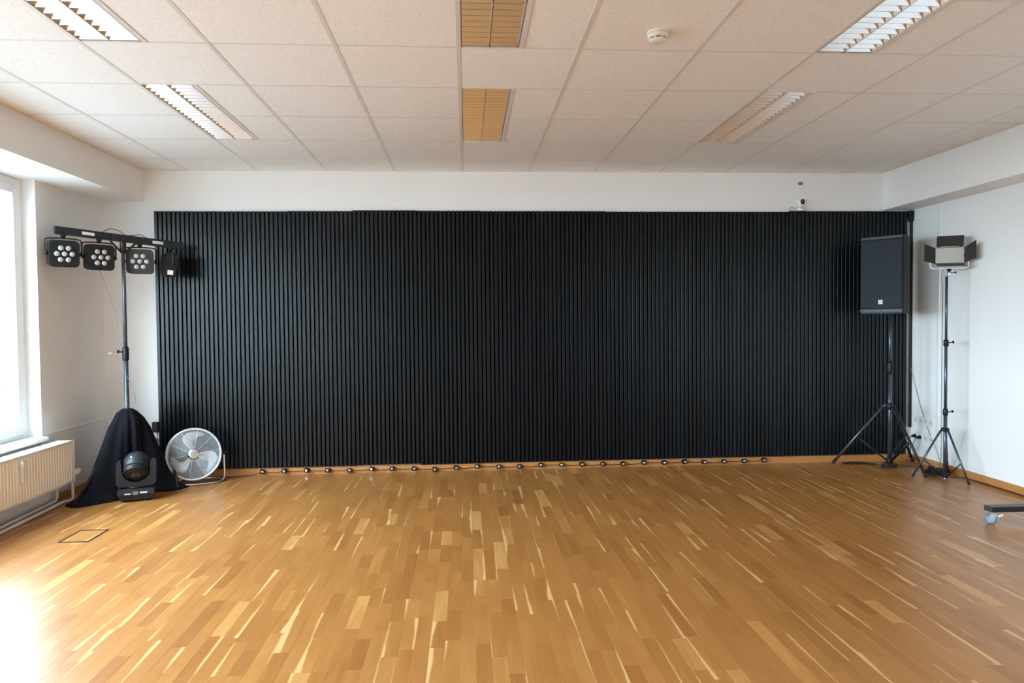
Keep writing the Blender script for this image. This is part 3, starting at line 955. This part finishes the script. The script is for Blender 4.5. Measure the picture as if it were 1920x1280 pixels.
dsp = MB(); dsp.xf(Matrix.Identity(4))
def face_slab(x0, x1, z0, z1, th=0.003):
    # lies on the sloping lower front face (from y -0.095,z .012 to y -0.110,z .060) or the upper front
    return MB().box(x0, x1, -0.1115 - th, -0.1065, z0, z1)
tag(face_slab(-0.020, 0.018, 0.058, 0.082).build('display', 'grey_cable', mh), 'small grey display')
tag(face_slab(-0.078, -0.035, 0.064, 0.072).build('sticker', 'label_white', mh), 'white sticker')
tag(face_slab(0.030, 0.082, 0.066, 0.078).build('sticker', 'label_white', mh), 'white sticker')
MB().lathe([(0.075, 0.100), (0.075, 0.112)], 24).build('turntable', 'black_plastic', mh)
yk = MB()
# U-shaped yoke profile with a round cradle
prof = [(-0.142, 0.30), (-0.142, 0.140), (-0.125, 0.112), (0.125, 0.112), (0.142, 0.140), (0.142, 0.315), (0.105, 0.315), (0.100, 0.235)]
for k in range(9):
    a = radians(0 - 180 * k / 8)
    prof.append((0.100 * cos(a), 0.235 + 0.088 * sin(a) - 0.0))
prof += [(-0.105, 0.30)]
clean = []
for p_ in prof:
    if not clean or (Vector(p_) - Vector(clean[-1])).length > 0.002: clean.append(p_)
# build as strips (concave outline)
def yoke_half(sg):
    q = MB()
    arc = [(0.100 * sin(radians(t)), 0.235 - 0.088 * cos(radians(t))) for t in range(0, 91, 10)]
    out = [(0.0, 0.112), (0.03, 0.112), (0.06, 0.112), (0.09, 0.112), (0.115, 0.112), (0.132, 0.122), (0.142, 0.140), (0.142, 0.17), (0.142, 0.20), (0.142, 0.235)]
    arc.append((0.104, 0.305)); out.append((0.140, 0.305))
    arc.append((0.110, 0.315)); out.append((0.134, 0.315))
    n_ = len(arc); vs_ = []
    for y_ in (-0.055, 0.055):
        vs_ += [(sg * a, y_, b) for a, b in arc] + [(sg * a, y_, b) for a, b in out]
    fs_ = []
    for i in range(n_ - 1):
        fs_ += [(i, i + 1, n_ + i + 1, n_ + i), (2 * n_ + i, 2 * n_ + i + 1, 3 * n_ + i + 1, 3 * n_ + i),
                (i, i + 1, 2 * n_ + i + 1, 2 * n_ + i), (n_ + i, n_ + i + 1, 3 * n_ + i + 1, 3 * n_ + i)]
    fs_.append((n_ - 1, 2 * n_ - 1, 4 * n_ - 1, 3 * n_ - 1))
    return vs_, fs_
yk = MB()
for sg in (-1, 1):
    yk.add(*yoke_half(sg))
yk.build('yoke', 'head_grey', mh)
hd = MB()
Rh = Matrix.Translation((0, -0.01, 0.262)) @ Matrix.Rotation(radians(136), 4, 'X')
hd.lathe([(0.040, -0.115), (0.072, -0.100), (0.090, -0.070), (0.096, -0.03), (0.096, 0.01), (0.092, 0.030)], 32, Rh)
hd.build('head', 'head_grey', mh)
MB().lathe([(0.0935, 0.030), (0.0945, 0.036), (0.094, 0.070), (0.086, 0.078)], 32, Rh).build('head_ring', 'black_plastic', mh)
MB().lathe([(0.078, 0.0775), (0.074, 0.0815)], 32, Rh).build('lens_plate', 'brown_plastic', mh)
for k in range(19):
    rr_, aa = (0, 0) if k == 0 else ((0.026, k * pi / 3) if k < 7 else (0.052, k * pi / 6))
    if k >= 7: continue
    MB().lathe([(0.010, 0.080), (0.008, 0.085), (0.003, 0.0865)], 10, Rh @ Matrix.Translation((rr_ * cos(aa), rr_ * sin(aa), 0))).build('lens', 'bronze', mh)
tag(MB().box(-0.026, 0.026, -0.0115, 0.0115, 0.0, 0.002).xf(Matrix.Translation((-0.012, -0.045, 0.352)) @ Matrix.Rotation(radians(28), 4, 'X')).build('sticker', 'label_white', mh), 'white sticker')

# ------------------------------------------------------------------ floor fan
fan = thing('floor_fan', 'round chrome floor fan standing beside the black cloth', 'fan', (-2.42, 6.33, 0), radians(14))
FR = 0.222
Fz = 0.255
tilt = Matrix.Translation((0, 0, Fz)) @ Matrix.Rotation(radians(90 - 10), 4, 'X')   # local z -> towards -y
front = MB()
front.torus(FR, 0.0105, 64, 8, tilt @ Matrix.Translation((0, 0, 0.035)))
front.build('front_rim', 'fan_wire', fan)
rg = MB()
nr = 24
for k in range(nr):
    r = 0.052 + (FR - 0.060) * k / (nr - 1)
    zz = 0.035 + 0.028 * (1 - (r / FR) ** 2)
    rg.torus(r, 0.0014, 48, 4, tilt @ Matrix.Translation((0, 0, zz)))
tag(rg.build('guard_rings', 'fan_wire', fan), kind='stuff')
for k in range(10):
    a = 2 * pi * k / 10 + 0.15
    pts = []
    for q_ in range(6):
        r = 0.045 + (FR - 0.047) * q_ / 5
        pts.append(tilt @ Vector((r * cos(a + 0.0), r * sin(a), 0.036 + 0.028 * (1 - (r / FR) ** 2))))
    MB().tube(pts, 0.0022, 5).build('guard_spoke', 'fan_wire', fan)
MB().lathe([(0.048, 0.060), (0.046, 0.066), (0.036, 0.070), (0.02, 0.071)], 28, tilt).build('centre_badge', 'chrome', fan)
rear = MB()
rear.torus(FR - 0.004, 0.006, 64, 6, tilt @ Matrix.Translation((0, 0, -0.03)))
for k in range(12):
    r = 0.06 + (FR - 0.07) * k / 11
    rear.torus(r, 0.0011, 40, 4, tilt @ Matrix.Translation((0, 0, -0.055 + 0.025 * (r / FR) ** 2)))
tag(rear.build('rear_guard', 'chrome', fan), kind='stuff')
bd = MB(); bd.lathe([(FR - 0.002, -0.03), (FR - 0.002, 0.035)], 64, tilt)
bd.f = [f for f in bd.f if len(f) == 4]; bd.m = bd.m[:len(bd.f)]; bd.sm = bd.sm[:len(bd.f)]
bd.build('rim_band', 'chrome', fan)
MB().lathe([(0.045, -0.12), (0.055, -0.11), (0.055, -0.03), (0.03, -0.02)], 24, tilt).build('motor', 'black_metal', fan)
MB().lathe([(0.030, -0.01), (0.034, 0.0), (0.034, 0.025), (0.025, 0.034)], 24, tilt).build('hub', 'alu_satin', fan)
for k in range(3):
    a0 = radians(98 + 120 * k)
    outline = [(0.030, -0.35), (0.06, -0.42), (0.10, -0.36), (0.15, -0.30), (0.180, -0.40), (0.196, -0.30), (0.198, 0.0), (0.192, 0.22), (0.17, 0.40), (0.135, 0.46), (0.095, 0.42), (0.06, 0.42), (0.030, 0.40)]
    # a twisted blade: grid in (r, angle)
    vb = []; nr_, na_ = 9, 9
    def lim(r):
        t = (r - 0.03) / 0.168
        lead = 0.42 + 0.10 * sin(pi * t) - 0.55 * max(0, t - 0.8)
        trail = -0.30 + 0.30 * sin(pi * min(1, t * 1.2)) - 0.45 * t ** 3
        return trail, lead
    for i in range(nr_):
        r = 0.03 + 0.168 * i / (nr_ - 1)
        lo_, hi_ = lim(r)
        # round the tip
        if i == nr_ - 1: m_ = (lo_ + hi_) / 2; lo_, hi_ = m_ - (m_ - lo_) * 0.75, m_ + (hi_ - m_) * 0.75
        for j in range(na_):
            a = a0 + lo_ + (hi_ - lo_) * j / (na_ - 1)
            zt = (j / (na_ - 1) - 0.5) * 0.045 * (1 - 0.3 * i / nr_) + 0.008
            vb.append(tilt @ Vector((r * cos(a), r * sin(a), zt)))
    fb = [(i * na_ + j, i * na_ + j + 1, (i + 1) * na_ + j + 1, (i + 1) * na_ + j) for i in range(nr_ - 1) for j in range(na_ - 1)]
    bl = MB(); bl.add(vb, fb, 0, True)
    bo = bl.build('fan_blade', 'alu_satin', fan)
    sm_ = bo.modifiers.new('thick', 'SOLIDIFY'); sm_.thickness = 0.0015
sd_ = MB()
sd_.tube(smooth_path([(-0.245, 0, Fz - 0.01), (-0.246, 0.0, 0.10), (-0.242, 0.005, 0.03), (-0.225, 0.02, 0.013), (-0.15, 0.10, 0.011), (0, 0.13, 0.011), (0.15, 0.10, 0.011), (0.225, 0.02, 0.013), (0.242, 0.005, 0.03), (0.246, 0, 0.10), (0.245, 0, Fz - 0.01)], 5), 0.0095, 10)
sd_.build('stand', 'chrome', fan)
s2 = MB(); s2.tube(smooth_path([(-0.235, 0.006, 0.012), (-0.20, -0.08, 0.011), (-0.08, -0.12, 0.011), (0.08, -0.12, 0.011), (0.20, -0.08, 0.011), (0.235, 0.006, 0.012)], 5), 0.008, 8)
s2.build('front_foot_bar', 'chrome', fan)
for sg in (-1, 1):
    MB().tube([(sg * 0.216, 0, Fz), (sg * 0.262, 0, Fz)], 0.007, 8).build('pivot_bolt', 'black_metal', fan)
    MB().lathe([(0.012, 0), (0.018, 0.003), (0.018, 0.014), (0.012, 0.018)], 8, frame_to((sg * 0.256, 0, Fz), (sg, 0, 0))).build('knob', 'black_plastic', fan)
    MB().cbox(sg * 0.236 - 0.014, sg * 0.236 + 0.014, -0.016, 0.022, 0.0, 0.012, 0.003).build('rubber_foot', 'rubber', fan)

# ------------------------------------------------------------------ speaker on tripod
SPX, SPY = 3.935, 6.25
tp = thing('speaker_stand', 'black tripod stand holding the loudspeaker', 'stand', (SPX, SPY, 0))
MB().tube([(0, 0, 0.045), (0, 0, 0.98)], 0.0190, 16).build('lower_pole', 'steel_tube', tp)
MB().tube([(0, 0, 0.92), (0, 0, 1.433)], 0.0165, 16).build('upper_pole', 'steel_tube', tp)
q = MB(); q.lathe([(0.023, 0.89), (0.026, 0.90), (0.026, 0.985), (0.021, 1.0)], 16); q.build('collar', 'black_plastic', tp)
q = MB(); q.tube([(0.02, -0.01, 0.94), (0.05, -0.02, 0.94)], 0.006, 8); q.lathe([(0.012, 0), (0.018, 0.005), (0.014, 0.016)], 8, frame_to((0.045, -0.02, 0.94), (1, -0.4, 0))); q.build('knob', 'black_plastic', tp)
q = MB(); q.lathe([(0.024, 0.55), (0.034, 0.56), (0.034, 0.60), (0.024, 0.615)], 16)
for k in range(3): pass
q.build('leg_hub', 'black_plastic', tp)
q = MB(); q.lathe([(0.022, 0.045), (0.030, 0.05), (0.030, 0.085), (0.022, 0.10)], 16); q.build('brace_hub', 'black_plastic', tp)
for (fx, fy) in ((3.497 - SPX, 6.475 - SPY), (3.985 - SPX, 5.79 - SPY), (4.325 - SPX, 6.49 - SPY)):
    d = Vector((fx, fy, 0)); dn = d.normalized(); L_ = d.length
    sid = Vector((-dn.y, dn.x, 0)) * 0.011
    a0, a1 = dn * 0.055 + Vector((0, 0, 0.585)), dn * (L_ - 0.01) + Vector((0, 0, 0.014))
    q = MB(); q.tube([a0, a0 + (a1 - a0) * 1.0], 0.0125, 10); q.tube([dn * 0.02 + Vector((0, 0, 0.59)), a0], 0.012, 8)
    lg = q.build('leg', 'steel_tube' if fx < -0.2 else 'black_metal', tp)
    q = MB(); q.tube([a0 + (a1 - a0) * 0.93, a0 + (a1 - a0) * 1.0], 0.0155, 10); q.build('rubber_foot', 'rubber', lg)
    mid = a0 + (a1 - a0) * 0.52
    q = MB(); q.tube([dn * 0.025 + sid + Vector((0, 0, 0.075)), mid + sid], 0.006, 6); q.tube([dn * 0.025 - sid + Vector((0, 0, 0.075)), mid - sid], 0.006, 6)
    q.build('brace', 'black_metal', tp)

YAW = -radians(55)
sk = thing('loudspeaker', 'large black loudspeaker mounted on the tripod stand', 'loudspeaker', (SPX - 0.012, SPY, 1.445), YAW)
W, H, D = 0.190, 0.705, 0.33
# plan outline: wide front at -y, tapering back
oy = -0.17
plan = [(-W, oy + 0.012), (-W + 0.012, oy), (W - 0.012, oy), (W, oy + 0.012), (W, oy + 0.10), (W * 0.62, oy + D - 0.01), (W * 0.55, oy + D), (-W * 0.55, oy + D), (-W * 0.62, oy + D - 0.01), (-W, oy + 0.10)]
cab = MB(); cab.prism(plan, 0.008, H - 0.008, 'z')
cab.prism([(a * 0.97, oy + (b - oy) * 0.97 + 0.004) for a, b in plan], 0, 0.008, 'z'); cab.prism([(a * 0.97, oy + (b - oy) * 0.97 + 0.004) for a, b in plan], H - 0.008, H, 'z')
cab.build('cabinet', 'black_plastic', sk)
gr = MB(); gr.cbox(-W + 0.006, W - 0.006, oy - 0.010, oy + 0.004, 0.045, H - 0.030, 0.006)
gr.build('front_grille', 'grille', sk)
for (z0, z1) in ((0.008, 0.043), (H - 0.028, H - 0.006)):
    MB().cbox(-W + 0.004, W - 0.004, oy - 0.008, oy + 0.004, z0, z1, 0.004).build('front_strip', 'grey_dark', sk)
for bx in (-0.165, 0.0, 0.165):
    MB().lathe([(0.005, 0), (0.004, 0.002)], 8, Matrix.Translation((bx, oy - 0.008, 0.026)) @ Matrix.Rotation(radians(90), 4, 'X')).build('screw', 'rubber', sk)
lg_ = MB(); lg_.cbox(-0.019, 0.019, oy - 0.0135, oy - 0.009, 0.087, 0.125, 0.001)
lo_ = lg_.build('logo_plate', 'label_white', sk)
gl = MB()
# dark strokes of the square emblem: "E" beside a "V"-like wedge
for (a, b, c, d) in ((-0.014, -0.011, 0.094, 0.119), (-0.011, -0.003, 0.094, 0.097), (-0.011, -0.004, 0.105, 0.108), (-0.011, -0.003, 0.116, 0.119)):
    gl.box(a, b, oy - 0.0142, oy - 0.0134, c, d)
gl.prism([(0.001, 0.119), (0.004, 0.119), (0.0075, 0.100), (0.011, 0.119), (0.014, 0.119), (0.009, 0.094), (0.006, 0.094)], oy - 0.0142, oy - 0.0134, 'y')
gl.build('logo_mark', 'grey_cable', lo_)
q = MB(); q.box(-0.06, 0.06, oy + D - 0.002, oy + D + 0.003, 0.08, 0.30); q.build('rear_panel', 'grey_dark', sk)
q = MB(); q.lathe([(0.026, -0.012), (0.026, 0.002)], 16); q.build('pole_socket', 'black_metal', sk)

# ------------------------------------------------------------------ LED panel light on light stand
LX, LY = 4.145, 5.785
ls = thing('light_stand', 'slim light stand near the right wall holding the panel light', 'stand', (LX, LY, 0))
sects = [(0.010, 0.60, 0.0150), (0.57, 1.20, 0.0125), (1.17, 1.757, 0.0105)]
for k, (a, b, r) in enumerate(sects):
    MB().tube([(0, 0, a), (0.0 + 0.010 * (b - 0.3) * 0, 0, b)], r, 12).build('pole_section', 'steel_tube', ls)
for z in (0.585, 1.185):
    q = MB(); q.lathe([(0.017, z - 0.03), (0.020, z - 0.025), (0.020, z + 0.02), (0.016, z + 0.028)], 12); q.build('collar', 'black_plastic', ls)
    q = MB(); q.tube([(0.015, -0.008, z), (0.045, -0.02, z + 0.004)], 0.005, 6); q.lathe([(0.007, 0), (0.013, 0.004), (0.010, 0.014)], 8, frame_to((0.042, -0.019, z + 0.004), (1, -0.4, 0.3))); q.build('knob', 'black_plastic', ls)
q = MB(); q.lathe([(0.018, 0.415), (0.032, 0.420), (0.032, 0.440), (0.018, 0.45)], 12); q.build('leg_hub', 'black_plastic', ls)
q = MB(); q.lathe([(0.017, 0.012), (0.022, 0.015), (0.022, 0.035), (0.017, 0.04)], 12); q.build('brace_hub', 'black_plastic', ls)
MB().lathe([(0.015, 0.0), (0.013, 0.012)], 12).build('pole_tip', 'chrome', ls)
for n_, (fx, fy) in enumerate(((3.903 - LX, 5.865 - LY), (4.166 - LX, 5.515 - LY), (4.315 - LX, 5.985 - LY))):
    dn = Vector((fx, fy, 0)).normalized(); L_ = Vector((fx, fy, 0)).length
    a0, a1 = dn * 0.032 + Vector((0, 0, 0.428)), dn * L_ + Vector((0, 0, 0.010))
    q = MB(); q.tube([a0, a1], 0.0088, 8); lg = q.build('leg', 'steel_tube', ls)
    q = MB(); q.tube([a0 + (a1 - a0) * 0.94, a1], 0.0105, 8); q.build('rubber_foot', 'rubber', lg)
    mid = a0 + (a1 - a0) * 0.62
    q = MB(); q.tube([dn * 0.02 + Vector((0, 0, 0.026)), mid], 0.006, 6); q.build('brace', 'black_metal', ls)

pl = thing('panel_light', 'square studio panel light with four black barn doors', 'studio light', (LX + 0.022, LY, 1.757), -radians(24))
pl.scale = (0.81, 0.81, 0.81)
q = MB(); q.lathe([(0.014, 0.0), (0.017, 0.005), (0.017, 0.05), (0.012, 0.06)], 12); q.build('spigot', 'chrome', pl)
q = MB(); q.tube([(0.01, 0, 0.04), (0.055, -0.005, 0.042)], 0.005, 6); q.lathe([(0.008, 0), (0.014, 0.004), (0.010, 0.014)], 8, frame_to((0.05, -0.004, 0.042), (1, 0, 0))); q.build('knob', 'black_plastic', pl)
q = MB(); q.lathe([(0.02, 0.06), (0.022, 0.065), (0.022, 0.082)], 12); q.build('mount_head', 'black_plastic', pl)
br_ = MB(); hw = 0.175
pts = smooth_path([(-hw, 0, 0.225), (-hw, 0, 0.115), (-hw + 0.012, 0, 0.094), (-hw + 0.04, 0, 0.088), (0, 0, 0.088), (hw - 0.04, 0, 0.088), (hw - 0.012, 0, 0.094), (hw, 0, 0.115), (hw, 0, 0.225)], 4)
br_.tube(pts, 0.0075, 8); br_.build('bracket', 'white_gloss', pl)
bz, bh, bw = 0.225, 0.088, 0.137
Rp = Matrix.Translation((0, 0, bz)) @ Matrix.Rotation(radians(0), 4, 'X')
q = MB(); q.cbox(-bw, bw, -0.015, 0.045, -bh, bh, 0.006); q.xf(Rp); q.build('housing', 'brown_plastic', pl)
q = MB(); q.cbox(-bw + 0.006, bw - 0.006, -0.020, -0.012, -bh + 0.006, bh - 0.006, 0.002); q.xf(Rp); q.build('diffuser', 'diffuser', pl)
for sg in (-1, 1):
    q = MB(); q.lathe([(0.010, 0), (0.012, 0.004), (0.012, 0.03), (0.018, 0.032), (0.018, 0.044)], 12, frame_to((sg * (bw - 0.002), 0, bz), (sg, 0, 0))); q.build('tilt_knob', 'black_plastic', pl)
def door(pts4, name='barn_door'):
    a = [Vector(p) for p in pts4]
    nrm = (a[1] - a[0]).cross(a[2] - a[0]).normalized() * 0.0015
    q_ = MB(); q_.add([p - nrm for p in a] + [p + nrm for p in a], [(0, 1, 2, 3), (7, 6, 5, 4), (0, 4, 5, 1), (1, 5, 6, 2), (2, 6, 7, 3), (3, 7, 4, 0)])
    q_.xf(Matrix.Translation((0, 0, bz))); return q_.build(name, 'brown_plastic', pl)
yf = -0.022
door([(-bw + 0.012, yf, bh + 0.006), (bw - 0.012, yf, bh + 0.006), (bw - 0.014, yf - 0.035, bh + 0.115), (-bw + 0.010, yf - 0.035, bh + 0.115)])
door([(-bw - 0.004, yf, -bh + 0.004), (-bw - 0.004, yf, bh - 0.004), (-bw - 0.115, yf - 0.075, bh + 0.035), (-bw - 0.115, yf - 0.075, -bh + 0.03)])
door([(bw + 0.004, yf, -bh + 0.004), (bw + 0.004, yf, bh - 0.004), (bw + 0.078, yf - 0.105, bh + 0.055), (bw + 0.078, yf - 0.105, -bh + 0.05)])
door([(-bw + 0.012, yf, -bh - 0.006), (bw - 0.012, yf, -bh - 0.006), (bw - 0.004, yf - 0.115, -bh - 0.034), (-bw + 0.004, yf - 0.115, -bh - 0.034)])
for sx in (-0.1, 0.1):
    q = MB(); q.box(sx - 0.008, sx + 0.008, yf - 0.004, yf + 0.006, bh - 0.002, bh + 0.014); q.xf(Matrix.Translation((0, 0, bz))); q.build('hinge', 'black_metal', pl)

# ------------------------------------------------------------------ string of small lamps along the foot of the slats
LSX = [-1.897, -1.698, -1.494, -1.304, -1.103, -0.896, -0.709, -0.505, -0.311, -0.111, 0.089, 0.291, 0.488, 0.691, 0.89, 1.084, 1.285, 1.481, 1.683, 1.88, 2.079, 2.272, 2.467, 2.668, 2.864]
string = thing('light_string', 'string of small black lamp modules on a cable along the skirting', 'light string', (0.48, 6.56, 0))
rr = random.Random(5)
lm = MB(); lm.cbox(-0.021, 0.021, -0.018, 0.020, -0.019, 0.019, 0.004)
lm.lathe([(0.013, 0.0), (0.013, 0.006), (0.009, 0.009)], 12, Matrix.Translation((0.002, -0.017, 0.002)) @ Matrix.Rotation(radians(90), 4, 'X'), 1)
lm_me = lm.mesh('lamp_module', ['black_plastic', 'chrome'])
mods = []
for k, x in enumerate(LSX):
    z = 0.036 + rr.uniform(-0.004, 0.006)
    if k in (8,): z = 0.024
    o = link_mesh('lamp_module', lm_me, string, (x - 0.48, 0.0, z), (rr.uniform(-0.1, 0.1), rr.uniform(-0.25, 0.25), rr.uniform(-0.2, 0.2)))
    mods.append((x - 0.48, 0.0, z))
pth = []
for k in range(len(mods) - 1):
    a, b = mods[k], mods[k + 1]
    sag = rr.uniform(0.002, 0.014)
    for q_ in range(8):
        t = q_ / 8
        pth.append((a[0] + (b[0] - a[0]) * t, 0.006, max(0.006, a[2] + (b[2] - a[2]) * t - sag * 4 * t * (1 - t))))
pth.append(mods[-1])
lead = smooth_path([(-2.26 - 0.48, -0.02, 0.006), (-2.20 - 0.48, -0.06, 0.006), (-2.10 - 0.48, -0.03, 0.006), (-2.0 - 0.48, -0.01, 0.010), mods[0]])
MB().tube(lead + pth[1:], 0.0033, 6).build('cable', 'cable', string)

# ------------------------------------------------------------------ sockets, plugs and cables
def socket_row(y0, y1, z0, z1, n, label):
    t = thing('wall_socket', label, 'socket', (XR, (y0 + y1) / 2, (z0 + z1) / 2))
    h = (z1 - z0) / 2; L_ = (y1 - y0) / 2
    q = MB(); q.cbox(-0.009, 0, -L_, L_, -h, h, 0.003); q.build('plate', 'white_gloss', t)
    for k in range(n):
        yc = -L_ + (k + 0.5) * 2 * L_ / n
        q = MB(); q.torus(0.021, 0.0025, 24, 6, Matrix.Translation((-0.0095, yc, 0)) @ Matrix.Rotation(radians(90), 4, 'Y'))
        so = q.build('socket_ring', 'white_gloss', t)
        q = MB(); q.lathe([(0.019, 0), (0.019, 0.0012)], 20, frame_to((-0.0088, yc, 0), (-1, 0, 0)))
        for s_ in (-0.0095, 0.0095):
            q.lathe([(0.0028, 0.0012), (0.0028, 0.0016)], 8, frame_to((-0.0088, yc + s_, 0), (-1, 0, 0)), 1)
        q.build('socket_insert', ['clear_plastic', 'black_plastic'], so)
    return t
socket_row(6.235, 6.53, 0.375, 0.455, 4, 'upper row of white wall sockets right of the slatted wall')
socket_row(6.235, 6.53, 0.215, 0.295, 4, 'lower row of white wall sockets with black plugs in it')
def plug(x, y, z, label, tail):
    t = thing('power_plug', label, 'plug', (x, y, z), group='plugs in the lower right sockets')
    q = MB(); q.lathe([(0.018, 0.0), (0.019, 0.004), (0.016, 0.022), (0.009, 0.034), (0.006, 0.045)], 14, frame_to((0, 0, 0), (-1, 0, -0.1))); q.build('plug_body', 'black_plastic', t)
    q = MB(); q.tube(smooth_path([(-0.040, 0, -0.004), (-0.055, -0.005, -0.02)] + tail), 0.003, 6); q.build('cord', 'cable', t)
plug(XR - 0.012, 6.493, 0.258, 'left black plug nearest the corner, in lower wall sockets', [(-0.055, -0.01, -0.10), (-0.05, 0.0, -0.18), (-0.10, -0.03, -0.225), (-0.16, -0.10, -0.250)])
plug(XR - 0.012, 6.420, 0.255, 'right black plug with dangling cord, in lower wall sockets', [(-0.05, 0.04, -0.08), (-0.045, 0.10, -0.15), (-0.06, 0.06, -0.22), (-0.12, -0.02, -0.249)])

# left socket by the cloth
ws = thing('wall_socket', 'small white socket strip between the cloth and black slats', 'socket', (-2.875, YB, 0.33))
MB().cbox(-0.026, 0.026, -0.012, 0, -0.10, 0.09, 0.003).build('plate', 'white_gloss', ws)
MB().cbox(-0.016, 0.016, -0.040, -0.012, -0.06, -0.02, 0.004).build('plug', 'clear_plastic', ws)
MB().cbox(-0.010, 0.035, -0.055, -0.012, 0.01, 0.04, 0.005).build('plug', 'clear_plastic', ws)
bb = MB(); bb.cbox(-2.878, -2.828, 6.555, YB - 0.0, 0.425, 0.515, 0.003)
tag(bb.build('junction_box', 'black_plastic'), 'small black box on the wall at the left edge of the slats', 'box')

def cable(name, pts, r, label, m='cable', k=6):
    q = MB(); q.tube(smooth_path(pts, k), r, 6)
    return tag(q.build(name, m), label, 'cable')
cable('power_cable', [(4.335, 6.555, 0.92), (4.352, 6.43, 0.56), (4.352, 6.27, 0.28), (4.30, 6.10, 0.16), (4.23, 5.95, 0.06), (4.19, 5.86, 0.012)], 0.0028, 'grey cable swinging from the corner batten down to the light stand', 'grey_cable')
cable('power_cable', [(LX + 0.01, LY + 0.06, 1.82), (4.25, 6.0, 1.76), (4.346, 6.12, 1.62), (4.350, 6.128, 1.2), (4.350, 6.128, 0.6), (4.350, 6.127, 0.10), (4.334, 6.122, 0.07), (4.325, 6.11, 0.02), (4.27, 6.02, 0.006), (4.20, 5.90, 0.006)], 0.0024, 'thin grey cable falling straight down the right wall behind the light', 'grey_cable')
cable('power_cable', [(4.20, 5.86, 0.008), (4.28, 5.80, 0.006), (4.325, 5.72, 0.006), (4.336, 5.5, 0.006), (4.336, 5.1, 0.006), (4.334, 4.4, 0.006), (4.336, 3.6, 0.006)], 0.0035, 'black cable lying along the right skirting board')
cable('power_cable', [(3.62, 6.50, 0.005), (3.72, 6.53, 0.005), (3.84, 6.50, 0.005), (3.90, 6.40, 0.006), (3.82, 6.44, 0.005), (3.70, 6.46, 0.005), (3.60, 6.48, 0.005)], 0.0055, 'thick black cable end looped on the floor left of speaker stand')
cable('power_cable', [(3.90, 6.36, 0.006), (3.99, 6.34, 0.006), (4.10, 6.36, 0.006), (4.19, 6.24, 0.006), (4.24, 6.08, 0.006), (4.22, 5.95, 0.006), (4.12, 5.90, 0.006)], 0.0035, 'black cable on the floor from speaker stand to light stand')
# coils at the stand feet
def coil(c, R, n, r, label, seed):
    rr_ = random.Random(seed); pts = []
    for i in range(n * 10):
        a = 2 * pi * i / 10
        rad_ = R * (0.75 + 0.25 * rr_.random())
        pts.append((c[0] + rad_ * cos(a), c[1] + rad_ * 0.7 * sin(a), 0.006 + 0.010 * (i / 10) + rr_.random() * 0.004))
    q = MB(); q.tube(smooth_path(pts, 3), r, 5)
    tag(q.build('cable_coil', 'cable'), label, 'cable')
coil((3.935, 6.25, 0), 0.075, 4, 0.004, 'tangled coil of black cable under the speaker stand', 3)
coil((4.155, 5.91, 0), 0.075, 6, 0.004, 'tangled coil of black cable behind the light stand pole', 4)
pa = MB(); pa.cbox(4.10, 4.20, 5.93, 5.99, 0.005, 0.045, 0.006); pa.cbox(4.12, 4.17, 5.945, 5.985, 0.045, 0.075, 0.006)
tag(pa.build('power_adapter', 'black_plastic'), 'black power adapter inside the cable coil behind the light stand', 'adapter')

# ------------------------------------------------------------------ wheeled foot entering at the right edge
wf = thing('rolling_base', 'black foot of a rolling stand on a grey caster, at right edge', 'stand', (3.87, 4.485, 0))
MB().cbox(-0.345, 0.36, -0.035, 0.035, 0.088, 0.124, 0.002).build('foot_beam', 'black_metal', wf)
MB().cbox(-0.350, -0.3455, -0.035, 0.035, 0.0885, 0.1235, 0.001).build('end_cap', 'grey_dark', wf)
def caster(x, rz, y=0.0):
    cz = 0.036
    A = Matrix.Translation((x, y, 0)) @ Matrix.Rotation(rz, 4, 'Z')
    q = MB(); q.lathe([(0.020, 0.079), (0.020, 0.088)], 14, A)
    # fork: two cheeks
    for sg in (-1, 1):
        q2 = MB(); q2.prism([(-0.018, 0.080), (0.018, 0.080), (0.016, 0.056), (-0.006, 0.028), (-0.024, 0.028), (-0.024, 0.048)], sg * 0.0145, sg * 0.0165, 'y')
        q2.xf(A); q.v_off = 0
        o_ = len(q.v); q.v += q2.v
        for f_i, m_i, s_i in zip(q2.f, q2.m, q2.sm): q.f.append([i + o_ for i in f_i]); q.m.append(m_i); q.sm.append(s_i)
    q2 = MB(); q2.box(-0.014, 0.020, -0.0165, 0.0165, 0.076, 0.080); q2.xf(A)
    o_ = len(q.v); q.v += q2.v
    for f_i, m_i, s_i in zip(q2.f, q2.m, q2.sm): q.f.append([i + o_ for i in f_i]); q.m.append(m_i); q.sm.append(s_i)
    c_ = q.build('caster', 'fan_wire', wf)
    F = A @ Matrix.Translation((-0.016, 0.0125, 0.036)) @ Matrix.Rotation(radians(90), 4, 'X')
    MB().lathe([(0.031, 0.0), (0.036, 0.004), (0.036, 0.021), (0.031, 0.025)], 28, F).build('wheel', 'wheel', c_)
    MB().lathe([(0.024, -0.0006), (0.024, 0.0256)], 24, F).build('wheel_disc', 'wheel_disc', c_)
    q = MB(); q.prism([(0.020, 0.062), (0.050, 0.074), (0.056, 0.068), (0.052, 0.060), (0.026, 0.050)], -0.011, 0.011, 'y'); q.xf(A)
    q.build('brake_lever', 'white_gloss', c_)
caster(-0.31, radians(-22))
caster(0.315, radians(30))

bpy.context.view_layer.update()
